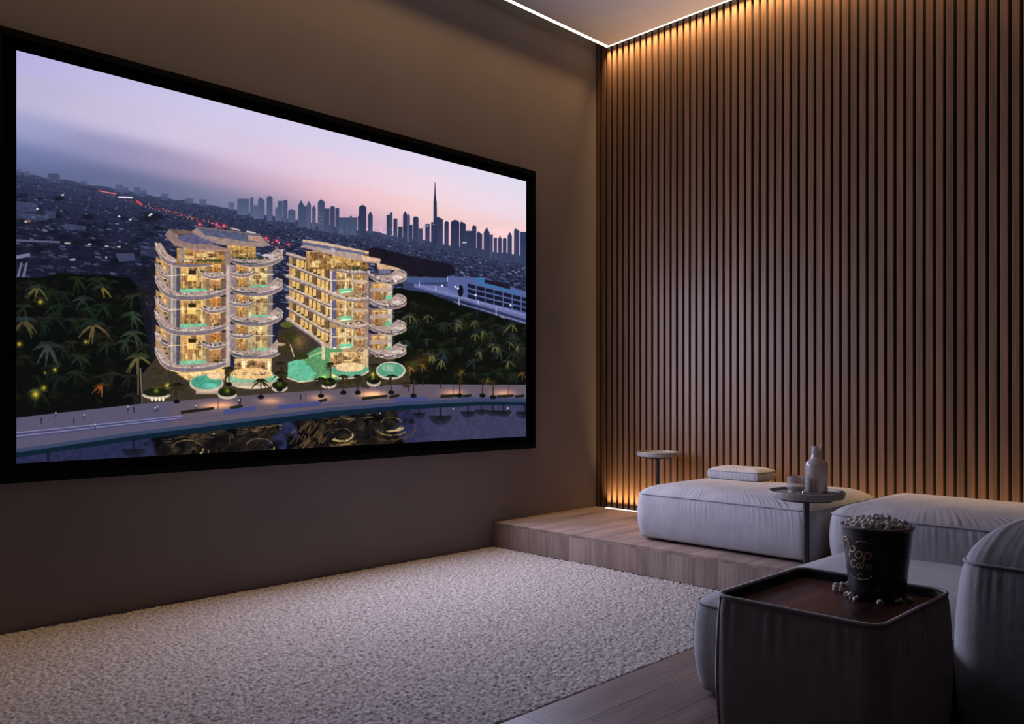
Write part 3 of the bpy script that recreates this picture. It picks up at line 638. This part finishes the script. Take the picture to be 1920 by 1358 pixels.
    for _ in range(3): lum = (lum+np.roll(lum, 1, 0)+np.roll(lum, -1, 0)+np.roll(lum, 1, 1)+np.roll(lum, -1, 1))/5
    lum = np.clip(lum-.20, 0, 1)**1.25*(.35+.9*np.clip(noise(30, 13)*1.6-.3, 0, 1))
    ref = lum[..., None]*np.array((.98, .80, .52), np.float32)+np.array((.055, .045, .05), np.float32)
    pw_ = px+(nz2-.5)*46
    inb = np.clip(np.minimum(pw_-284, 530-pw_)/14, 0, 1)+np.clip(np.minimum(pw_-544, 764-pw_)/14, 0, 1)
    wat = c((44, 46, 80))*(.85+.2*nz[..., None])
    wl = np.clip((px-760)/60, 0, 1)[..., None]; wat = wat*(1-wl)+c((62, 62, 92))*wl*(.9+.15*nz[..., None])
    inb = np.clip(inb, 0, 1)[..., None]
    out = (ref*.40+wat*.10)*inb+wat*(1-inb)
    cv[m] = out[m]
    def arc(cx, cy, rx, ry, a0, a1, w_, col, al):
        P = [(cx+rx*math.cos(a0+(a1-a0)*k/22)+rg.uniform(-.7, .7), cy+ry*math.sin(a0+(a1-a0)*k/22)+rg.uniform(-.7, .7)) for k in range(23)]
        for k in range(22):
            if 1: line(P[k:k+2], w_*rg.uniform(.4, 1.2), col, al*rg.uniform(.4, 1))
    for cx, cy, rx, ry in ((350, 842, 40, 22), (486, 838, 36, 20), (641, 815, 24, 14), (733, 796, 28, 16)):
        for q in range(3):
            f = .75+q*.36+rg.uniform(-.06, .06)
            for r_ in range(3): a_ = rg.uniform(-.3, 1.6); arc(cx+rg.uniform(-5, 5), cy+q*3+rg.uniform(-1.5, 1.5), rx*f, ry*f, a_, a_+rg.uniform(.7, 1.6), 3.2-q*.5, (196, 172, 116) if q == 0 else (140, 112, 70) if q == 1 else (96, 72, 46), .6)
        arc(cx, cy-2, rx*.7, ry*.7, 3.3, 6.0, 2.0, (150, 124, 80), .6)
    for k in range(46):
        x = rg.uniform(542, 604); y = float(np.interp(x, [520, 620], [792, 780]))+rg.uniform(8, 66); line([(x, y), (x+rg.uniform(3, 9), y-rg.uniform(6, 14))], 2.2, (122, 92, 58), .5)
    for k in range(60):
        x = rg.choice([rg.uniform(300, 400), rg.uniform(445, 525), rg.uniform(605, 690)]); y = float(np.interp(x, [250, 520, 620, 760], [824, 792, 780, 767]))+rg.uniform(3, 14); line([(x, y), (x+rg.uniform(5, 14), y-rg.uniform(-1, 2))], 1.2, (160, 130, 86), .5)
    for x, r in ((90, 22), (250, 20), (786, 11), (826, 20), (878, 14), (903, 12), (925, 13), (945, 14), (985, 16)):
        y = float(np.interp(x, [20, 250, 520, 620, 760, 900, 996], [857, 824, 792, 780, 767, 759, 759]))
        line([(x, y), (x, y+r*.9)], r*.22, (22, 24, 34), .8)
        for k in range(14):
            a = math.pi*(k/13); line([(x, y+r*.9), (x+math.cos(a)*r, y+r*.9+math.sin(a)*r*.75)], r*.15, (22, 24, 32), .75)
    for x, y in ((712, 775), (850, 767), (953, 766), (400, 813)): ell(x, y, 1.4, 1.4, (214, 206, 206))
    k = 6; hh, ww = CH//k*k, CW//k*k
    lowb = np.clip(cv[:hh, :ww].reshape(hh//k, k, ww//k, k, 3).mean((1, 3))-.42, 0, 1); lowb[:int((430-oy)*s/k)] = 0
    for _ in range(6): lowb = (lowb*2+np.roll(lowb, 1, 0)+np.roll(lowb, -1, 0)+np.roll(lowb, 1, 1)+np.roll(lowb, -1, 1))/6
    cv[:hh, :ww] += np.repeat(np.repeat(lowb, k, 0), k, 1)*.16
    tx = (noise(3.2, 21)-.5)*.24+(noise(9, 23)-.5)*.16
    reg = ((px > 286) & (px < 764) & (py > 425) & (py < 730))
    cv *= (1+tx*reg)[..., None]
    for _ in range(1): cv[:] = cv*.6+.1*(np.roll(cv, 1, 0)+np.roll(cv, -1, 0)+np.roll(cv, 1, 1)+np.roll(cv, -1, 1))
    cv += (noise(1.6, 9)-.5)[..., None]*.03
    cv = np.clip(cv, 0, 1)
    # ---- lay the drawing flat on the 16:9 panel
    src = [(30.5, 88), (993.5, 337), (996, 826.5), (30.5, 880)]; dst = [(0, 0), (1, 0), (1, 1), (0, 1)]
    A = []; B = []
    for (u, v), (x, y) in zip(dst, src):
        A.append([u, v, 1, 0, 0, 0, -u*x, -v*x]); B.append(x); A.append([0, 0, 0, u, v, 1, -u*y, -v*y]); B.append(y)
    h = np.linalg.solve(np.array(A, float), np.array(B, float))
    U, V = np.meshgrid((np.arange(TW)+.5)/TW, (np.arange(TH)+.5)/TH)
    w = h[6]*U+h[7]*V+1; x = ((h[0]*U+h[1]*V+h[2])/w-ox)*s-.5; y = ((h[3]*U+h[4]*V+h[5])/w-oy)*s-.5
    x = np.clip(x, 0, CW-2); y = np.clip(y, 0, CH-2); x0 = x.astype(int); y0 = y.astype(int); fx = (x-x0)[..., None].astype(np.float32); fy = (y-y0)[..., None].astype(np.float32)
    tex = (cv[y0, x0]*(1-fx)+cv[y0, x0+1]*fx)*(1-fy)+(cv[y0+1, x0]*(1-fx)+cv[y0+1, x0+1]*fx)*fy
    return tex, cv

# ================================================================ screen
SX0, SX1, SZ0, SZ1 = -4.380, -.830, .784, 2.823; FY = -.026
sc = empty('cinema_screen', (-2.589, 0, .72)); tag(sc, 'huge flat screen in black frame showing lit residences at dusk', 'screen')
o3 = sc.location
def ring(name, x0, x1, z0, z1, w0, yf, yb, mat):
    # mitred frame of four sloped bars
    a = [(x0, z0), (x1, z0), (x1, z1), (x0, z1)]; b = [(x0+w0, z0+w0), (x1-w0, z0+w0), (x1-w0, z1-w0), (x0+w0, z1-w0)]
    for k in range(4):
        q = [a[k], a[(k+1) % 4], b[(k+1) % 4], b[k]]
        v = [(x-o3[0], yf, z-o3[2]) for x, z in q]+[(x-o3[0], yb, z-o3[2]) for x, z in q]
        obj(name, mesh(name, v, [(0, 1, 2, 3), (7, 6, 5, 4), (0, 4, 5, 1), (1, 5, 6, 2), (2, 6, 7, 3), (3, 7, 4, 0)], mat), sc)
ring('frame_bar', -4.475, -.784, .722, 2.898, .034, -.042, -.001, M_frame)
ring('inner_bezel', -4.441, -.818, .756, 2.864, .060, -.030, -.001, M_bezel)
tex, _cv = paint_screen_picture()
TH, TW = tex.shape[:2]
img = bpy.data.images.new('screen_picture', TW, TH, alpha=False)
px = np.ones((TH, TW, 4), np.float32); px[..., :3] = tex[::-1]
img.pixels.foreach_set(px.ravel()); img.update(); img.pack()
me = mesh('display_panel', [(SX0-o3[0], FY, SZ0-o3[2]), (SX1-o3[0], FY, SZ0-o3[2]), (SX1-o3[0], FY, SZ1-o3[2]), (SX0-o3[0], FY, SZ1-o3[2]),
                            (SX0-o3[0], -.004, SZ0-o3[2]), (SX1-o3[0], -.004, SZ0-o3[2]), (SX1-o3[0], -.004, SZ1-o3[2]), (SX0-o3[0], -.004, SZ1-o3[2])],
          [(0, 1, 2, 3), (7, 6, 5, 4), (0, 4, 5, 1), (1, 5, 6, 2), (2, 6, 7, 3), (3, 7, 4, 0)])
uv = me.uv_layers.new(name='uv')
for li, (a, b) in zip(me.polygons[0].loop_indices, ((0, 0), (1, 0), (1, 1), (0, 1))): uv.data[li].uv = (a, b)
m = bpy.data.materials.new('screen_image'); m.use_nodes = True; N = m.node_tree.nodes; L = m.node_tree.links; N.clear()
ti = N.new('ShaderNodeTexImage'); ti.image = img; ti.interpolation = 'Linear'; em = N.new('ShaderNodeEmission'); em.inputs[1].default_value = 1.0; ou = N.new('ShaderNodeOutputMaterial')
L.new(ti.outputs[0], em.inputs[0]); L.new(em.outputs[0], ou.inputs[0])
me.materials.append(m); me.materials.append(M_bezel)
for p in me.polygons[1:]: p.material_index = 1
dp = obj('display_panel', me, sc); tag(dp, 'glowing picture of two curved residences by water under a lilac sky')

# ================================================================ sofas
def rrect(hx, hy, r, n):
    # n points evenly spaced round a rounded rectangle, starting mid-side, with outward normals
    r = max(.002, min(r, hx-.0005, hy-.0005)); sx, sy = 2*(hx-r), 2*(hy-r); q = math.pi*r/2; per = 2*(sx+sy)+4*q; out = []
    for k in range(n):
        s = per*k/n
        for (L_, kind) in ((sy, 0), (q, 1), (sx, 2), (q, 3), (sy, 4), (q, 5), (sx, 6), (q, 7)):
            if s <= L_ or kind == 7: break
            s -= L_
        t = s/L_ if L_ > 0 else 0
        if kind == 0: p = (hx, -(hy-r)+s); nn = (1, 0)
        elif kind == 1: a = t*math.pi/2; nn = (math.cos(a), math.sin(a)); p = (hx-r+r*nn[0], hy-r+r*nn[1])
        elif kind == 2: p = (hx-r-s, hy); nn = (0, 1)
        elif kind == 3: a = math.pi/2+t*math.pi/2; nn = (math.cos(a), math.sin(a)); p = (-(hx-r)+r*nn[0], hy-r+r*nn[1])
        elif kind == 4: p = (-hx, hy-r-s); nn = (-1, 0)
        elif kind == 5: a = math.pi+t*math.pi/2; nn = (math.cos(a), math.sin(a)); p = (-(hx-r)+r*nn[0], -(hy-r)+r*nn[1])
        elif kind == 6: p = (-(hx-r)+s, -hy); nn = (0, -1)
        else: a = 1.5*math.pi+t*math.pi/2; nn = (math.cos(a), math.sin(a)); p = (hx-r+r*nn[0], -(hy-r)+r*nn[1])
        out.append((p, nn))
    return out, per
def pucker_fn(seed, per):
    q = random.Random(seed); W = [(q.choice((1, -1))*round(per/q.uniform(.016, .05)), q.uniform(0, 6.28), q.uniform(.4, 1)) for _ in range(9)]
    E = [(round(per/q.uniform(.25, .6)), q.uniform(0, 6.28)) for _ in range(3)]
    def f(u):
        a = sum(c*math.sin(2*math.pi*w_*u+p) for w_, p, c in W)/3.0
        e = .55+.45*math.sin(2*math.pi*E[0][0]*u+E[0][1])*math.sin(2*math.pi*E[1][0]*u+E[1][1])
        return a*e
    return f
def side_rings(hx, hy, r, zb, zs, belly, tuck, pk, pf_, n, rows=22, seam_in=.006, plen=.09):
    rings = []
    for i in range(rows+1):
        t = i/rows
        e = belly*math.sin(math.pi*min(1, max(0, t)))**.8-tuck*(1-t)**5-seam_in*t**14
        z = zb+(zs-zb)*t; g_ = max(0.0, zs-z); env = math.exp(-(g_/plen)**1.2)*(1-math.exp(-g_/.006))
        ro, _ = rrect(hx+e, hy+e, r+e, n)
        rings.append([(p[0]+nn[0]*pk*env*pf_(k/n), p[1]+nn[1]*pk*env*pf_(k/n), z) for k, (p, nn) in enumerate(ro)])
    return rings
def top_rings(hx, hy, r, zs, zt, pk, pf_, n, rows=20, pw=2.3, seam_in=.006, reach=None, plen=.10):
    rings = []; dm = min(hx, hy)-.012; reach = reach or dm
    for i in range(rows+1):
        q = (i/rows)**1.7; d = seam_in+q*(dm-seam_in)
        qq = max(0.0, min(1.0, (d-seam_in)/(reach-seam_in))); z = zs+(zt-zs)*(1-(1-qq)**pw)**(1/1.45)
        env = math.exp(-(d/plen)**1.3)*(1-math.exp(-d/.008))
        ro, _ = rrect(hx-d, hy-d, max(.01, r-d*.55), n)
        rings.append([(p[0], p[1], z+pk*env*pf_(k/n+.013)) for k, (p, nn) in enumerate(ro)])
    return rings
def skin(name, rings, mat, parent, cap0=False, cap1=False):
    n = len(rings[0]); v = [p for rg_ in rings for p in rg_]; f = []
    for i in range(len(rings)-1):
        for k in range(n): f.append((i*n+k, i*n+(k+1) % n, (i+1)*n+(k+1) % n, (i+1)*n+k))
    if cap0: f.append(tuple(range(n))[::-1])
    if cap1: f.append(tuple((len(rings)-1)*n+k for k in range(n)))
    return obj(name, mesh(name, v, f, mat, True), parent)
def sofa_block(name, label, cat, x0, x1, y0, y1, z0, zs, zt, r, belly=.013, tuck=.018, pk=.004, seed=1, n=420, plinth=.022, group=None, pw=2.3, reach=None, corners=False, bottom_cap=True, ptop=None):
    cx, cy = (x0+x1)/2, (y0+y1)/2; hx, hy = (x1-x0)/2, (y1-y0)/2
    t = empty(name, (cx, cy, z0)); tag(t, label, cat, group)
    _, per = rrect(hx, hy, r, n); pf_ = pucker_fn(seed, per)
    zb = plinth; a = side_rings(hx-belly, hy-belly, r, zb, zs-z0, belly, tuck, pk, pf_, n)
    body = skin('upholstery_body', a, M_fab, t, True, False)
    b = top_rings(hx-belly, hy-belly, r, zs-z0, zt-z0, (pk if ptop is None else ptop)*1.1, pf_, n, pw=pw, reach=reach)
    skin('top_panel', b, M_fab, t, False, True)
    ro, _ = rrect(hx-belly-.002, hy-belly-.002, r, n//2)
    tube('piping', [(p[0], p[1], zs-z0+.001) for p, nn in ro], .0052, M_pipe, t)
    if corners:
        for k in corners:
            idx = int(k*n) % n
            tube('corner_piping', [(rg_[idx][0], rg_[idx][1], rg_[idx][2]) for rg_ in a], .0048, M_pipe, t, False)
    if plinth > 0:
        box('plinth', -(hx-.12), hx-.12, -(hy-.12), hy-.12, 0, plinth+.004, M_base, t)
    return t
SEAT = .02
sofa_block('sofa_module', 'off-white upholstered seat block on the platform with a small bolster on it', 'sofa', -1.045, -.10, -2.435, -1.172, PLAT, .488, .553, .085, seed=3, pk=.0065, reach=.22, plinth=.020)
sofa_block('sofa_module', 'off-white upholstered seat block on the platform with nothing on it', 'sofa', -1.045, -.10, -3.77, -2.488, PLAT, .486, .553, .085, seed=5, pk=.0065, reach=.22, plinth=.020)
sofa_block('back_cushion', 'small boxy upholstered bolster on the seat block close to the slats', 'cushion', -.40, -.125, -1.745, -1.33, .5560, .611, .638, .042, belly=.004, tuck=.003, pk=.003, seed=8, n=220, plinth=0, corners=(.775,), reach=.10)
sofa_block('sofa_module', 'low upholstered seat block standing on the floor boards beside the tray pouf', 'sofa', -2.762, -1.37, -3.630, -2.728, 0, .350, .392, .08, seed=12, pk=.002, reach=.18, corners=(.478,))
sofa_block('sofa_module', 'tall upholstered back block with high rounded top beside the tray pouf', 'sofa', -2.700, -1.42, -4.10, -3.640, 0, .628, .775, .07, belly=.026, seed=15, pk=.003, reach=.22, pw=2.0)

# tray pouf: upholstered box with a recessed wooden tray
def tray_pouf():
    x0, x1, y0, y1 = -3.352, -2.782, -3.705, -3.198; zt = .560; cx, cy = (x0+x1)/2, (y0+y1)/2; hx, hy = (x1-x0)/2, (y1-y0)/2; n = 300; r = .048; belly = .012
    t = empty('tray_pouf', (cx, cy, 0)); tag(t, 'grey upholstered pouf with recessed dark wooden tray top', 'pouf')
    _, per = rrect(hx, hy, r, n); pf_ = pucker_fn(21, per)
    a = side_rings(hx-belly, hy-belly, r, .022, zt, belly, .05, .0050, pf_, n, 26, .004, .08)
    skin('upholstery_body', a, M_fab, t, True, False)
    box('plinth', -(hx-.1), hx-.1, -(hy-.1), hy-.1, 0, .026, M_base, t)
    ro, _ = rrect(hx-belly-.004, hy-belly-.004, r, n//2); tube('rim_piping', [(p[0], p[1], zt+.001) for p, q in ro], .0062, M_pipe, t)
    for fr_ in (.462, .484): 
        i = int(fr_*n); tube('corner_piping', [rg_[i] for rg_ in a], .0052, M_pipe, t, False)
    def rr(d, z): return [(p[0], p[1], z) for p, q in rrect(hx-belly-d, hy-belly-d, r-d*.5, n)[0]]
    skin('tray_liner', [rr(.006, zt), rr(.014, zt+.002), rr(.018, zt-.002), rr(.020, zt-.030), rr(.05, zt-.036)], M_trayd, t, False, True)
    skin('tray_board', [rr(.022, zt-.034), rr(.022, zt-.025), rr(.024, zt-.023)], M_trayw, t, True, True)
    return t
tray_pouf(); TRAYZ = .537

# ================================================================ side tables
def side_table(label, x, y, z0, zt, r, rim=.036):
    t = empty('side_table', (x, y, z0)); tag(t, label, 'table'); H = zt-z0
    lathe('table_top', [(0, H-rim), (r*.90, H-rim), (r*.975, H-rim+.004), (r, H-.006), (r*.992, H), (r*.955, H), (r*.935, H-.012), (0, H-.012)], M_stone, t, 64)
    lathe('support_disc', [(0, H-rim-.012), (r*.70, H-rim-.012), (r*.74, H-rim-.001), (0, H-rim-.001)], M_metal, t, 48)
    lathe('stem', [(.0155, .011), (.0155, H-rim-.013)], M_metal, t, 24)
    lathe('base_disc', [(0, 0), (r*.58, 0), (r*.58, .008), (r*.54, .011), (0, .011)], M_metal, t, 48)
    return t
side_table('round side table with empty grey top near the screen wall', -.225, -.800, PLAT, .703, .160)
T2 = (-1.395, -2.560); T2Z = .650
side_table('round side table carrying the carafe and tumbler', T2[0], T2[1], 0, T2Z, .188)
ZS = T2Z-.012
def carafe(x, y):
    t = empty('water_carafe', (x, y, ZS)); tag(t, 'ribbed glass carafe half filled with water on round side table', 'carafe')
    R0 = .056; out = [(0, 0), (R0*.93, 0), (R0, .006), (R0, .142), (R0*.97, .153), (R0*.60, .172), (.0275, .182), (.0262, .190), (.0262, .236), (.0275, .240)]
    inn = [(.0235, .240), (.0228, .190), (.0245, .180), (R0*.55, .167), (R0*.90, .149), (R0-.0042, .140), (R0-.0042, .010), (R0*.85, .007), (0, .007)]
    lathe('glass_body', out+inn, M_glass, t, 160, rib=(40, .006, .004, .150))
    lathe('water', [(0, .0078), (R0*.84, .0078), (R0-.0052, .0105), (R0-.0052, .070), (0, .070)], M_water, t, 64)
    return t
def tumbler(x, y):
    t = empty('tumbler', (x, y, ZS)); tag(t, 'short ribbed glass tumbler beside the carafe', 'glass')
    lathe('glass_body', [(0, 0), (.034, 0), (.036, .004), (.036, .016), (.042, .022), (.0425, .084), (.041, .0855), (.0385, .084), (.038, .024), (.031, .016), (0, .014)], M_glass, t, 144, rib=(36, .006, .020, .082))
    return t
carafe(T2[0]+.075, T2[1]-.018); tumbler(T2[0]-.028, T2[1]+.045)

# ================================================================ popcorn bucket and popcorn
CUP = (-2.923, -3.520)
def bucket():
    t = empty('popcorn_bucket', (CUP[0], CUP[1], TRAYZ)); tag(t, 'charcoal popcorn bucket with gold script lettering on wooden tray', 'bucket')
    H = .215; rb, rt = .0770, .0995
    BB = lathe('bucket_body', [(0, 0), (rb-.004, 0), (rb, .004), (rb+(rt-rb)*.5, H*.5), (rt, H), (rt-.003, H), (rb-.002+(rt-rb)*.5, H*.5), (rb-.004, .010), (0, .010)], M_cup, t, 72)
    lathe('rolled_rim', [(rt-.0035, H-.003), (rt+.001, H-.005), (rt+.0045, H-.002), (rt+.0045, H+.003), (rt+.001, H+.005), (rt-.0035, H+.003), (rt-.0035, H-.003)], M_rim, t, 72)
    v = Vector((cam.location.x-CUP[0], cam.location.y-CUP[1])); base = math.atan2(v.y, v.x)
    def wrap(me, a0, z0):
        for q in me.vertices:
            z = z0+q.co.y; rr = rb+(rt-rb)*z/H+.0006+q.co.z; a = a0+q.co.x/((rb+rt)/2)
            q.co = (rr*math.cos(a), rr*math.sin(a), z)
    def text(s, size, a0, z0, shear=.25, ls=1.0):
        cu = bpy.data.curves.new('lettering', 'FONT'); cu.body = s; cu.size = size; cu.shear = shear; cu.align_x = 'CENTER'; cu.extrude = .0002; cu.space_character = ls; cu.resolution_u = 3
        o = bpy.data.objects.new('lettering', cu); scene.collection.objects.link(o)
        dg = bpy.context.evaluated_depsgraph_get(); me = bpy.data.meshes.new_from_object(o.evaluated_get(dg)); bpy.data.objects.remove(o)
        me.name = 'lettering'; bm = bmesh.new(); bm.from_mesh(me); bmesh.ops.triangulate(bm, faces=bm.faces); bmesh.ops.subdivide_edges(bm, edges=[e for e in bm.edges if e.calc_length() > .006], cuts=2); bm.to_mesh(me); bm.free()
        wrap(me, a0, z0); me.materials.clear(); me.materials.append(M_gold); return obj('lettering', me, BB)
    a0 = base-.62
    text('Pop', .054, a0, .126, .3, .92); text('Corn', .036, a0+.02, .096, .3, .95)
    def arc(pts, r):
        P = []
        for (x, z) in pts:
            rr = rb+(rt-rb)*z/H+.0012; a = a0+x/((rb+rt)/2); P.append((rr*math.cos(a), rr*math.sin(a), z))
        tube('gold_flourish', P, r, M_gold, BB, False, 5)
    arc([(-.044+.022*math.cos(q), .158+.026*math.sin(q)) for q in np.linspace(-.2, 3.6, 22)], .0011)
    arc([(-.038+.015*math.cos(q), .158+.018*math.sin(q)) for q in np.linspace(0, 3.4, 18)], .0009)
    arc([(.020+.022*math.cos(q), .170+.010*math.sin(q)) for q in np.linspace(.3, 2.9, 14)], .0009)
    arc([(.046*math.cos(q), .090+.026*math.sin(q)) for q in np.linspace(3.5, 5.9, 24)], .0010)
    arc([(.006+.008*math.cos(q), .074+.006*math.sin(q)) for q in np.linspace(0, 5, 14)], .0009)
    return t
BK = bucket()
def popcorn_mesh(seed):
    q = random.Random(seed); bm = bmesh.new(); bmesh.ops.create_icosphere(bm, subdivisions=3, radius=1)
    C = [Vector((q.uniform(-1, 1), q.uniform(-1, 1), q.uniform(-.8, 1))).normalized() for _ in range(6)]
    for v in bm.verts:
        d = v.co.normalized(); b = max(max(0, d.dot(c_)-.55)/.45 for c_ in C); v.co = d*(.60+.42*math.sqrt(max(0, b)))
    me = bpy.data.meshes.new('popcorn_piece'); bm.to_mesh(me); bm.free()
    me.materials.append(M_corn); me.materials.append(M_hull)
    for p in me.polygons:
        p.use_smooth = True; d = Vector(p.center).normalized()
        if max(d.dot(c_) for c_ in C) < .42 and q.random() < .8: p.material_index = 1
    return me
PM = [popcorn_mesh(s) for s in range(6)]
def piece(loc, size, label, group):
    o = obj('popcorn_piece', R.choice(PM), None, loc); o.scale = (size,)*3; o.rotation_euler = (R.uniform(0, 6.3), R.uniform(0, 6.3), R.uniform(0, 6.3))
    return tag(o, label, 'popcorn', group)
H = .215
spots = []
tries = 0
while len(spots) < 105 and tries < 20000:
    tries += 1
    a = R.uniform(0, 2*math.pi); rr = .087*math.sqrt(R.random()); x = rr*math.cos(a); y = rr*math.sin(a)
    z = H-.004+.026*(1-(rr/.092)**2)+R.uniform(-.012, .006)
    if all((x-p[0])**2+(y-p[1])**2+(z-p[2])**2 > .0148**2 for p in spots): spots.append((x, y, z))
for x, y, z in spots:
    piece((CUP[0]+x, CUP[1]+y, TRAYZ+z), R.uniform(.0095, .0125), 'white popped corn in the heap filling the bucket', 'popcorn heaped in the bucket')
# below the visible heap the bucket is filled to keep the pieces up
lathe('popcorn_fill', [(0, .012), (.072, .012), (.092, .184), (.088, .200), (.05, .214), (0, .218)], M_corn, BK, 40)
for k, (x, y) in enumerate([(-2.8178, -3.3459), (-2.7869, -3.3554), (-2.7540, -3.3620), (-2.8609, -3.365), (-2.8628, -3.3832), (-2.9047, -3.4202), (-2.9154, -3.4381), (-2.938, -3.4625), (-2.9379, -3.5345), (-2.8771, -3.5676), (-2.8407, -3.5855)]):
    x = -5.4552+(x+5.4552)*.9675; y = -4.517+(y+4.517)*.9675; z = TRAYZ+.0085; sz = .0114-.0009*(k % 3)
    piece((x, y, z), sz, 'white popped corn spilled on the wooden tray', 'popcorn spilled on the tray')
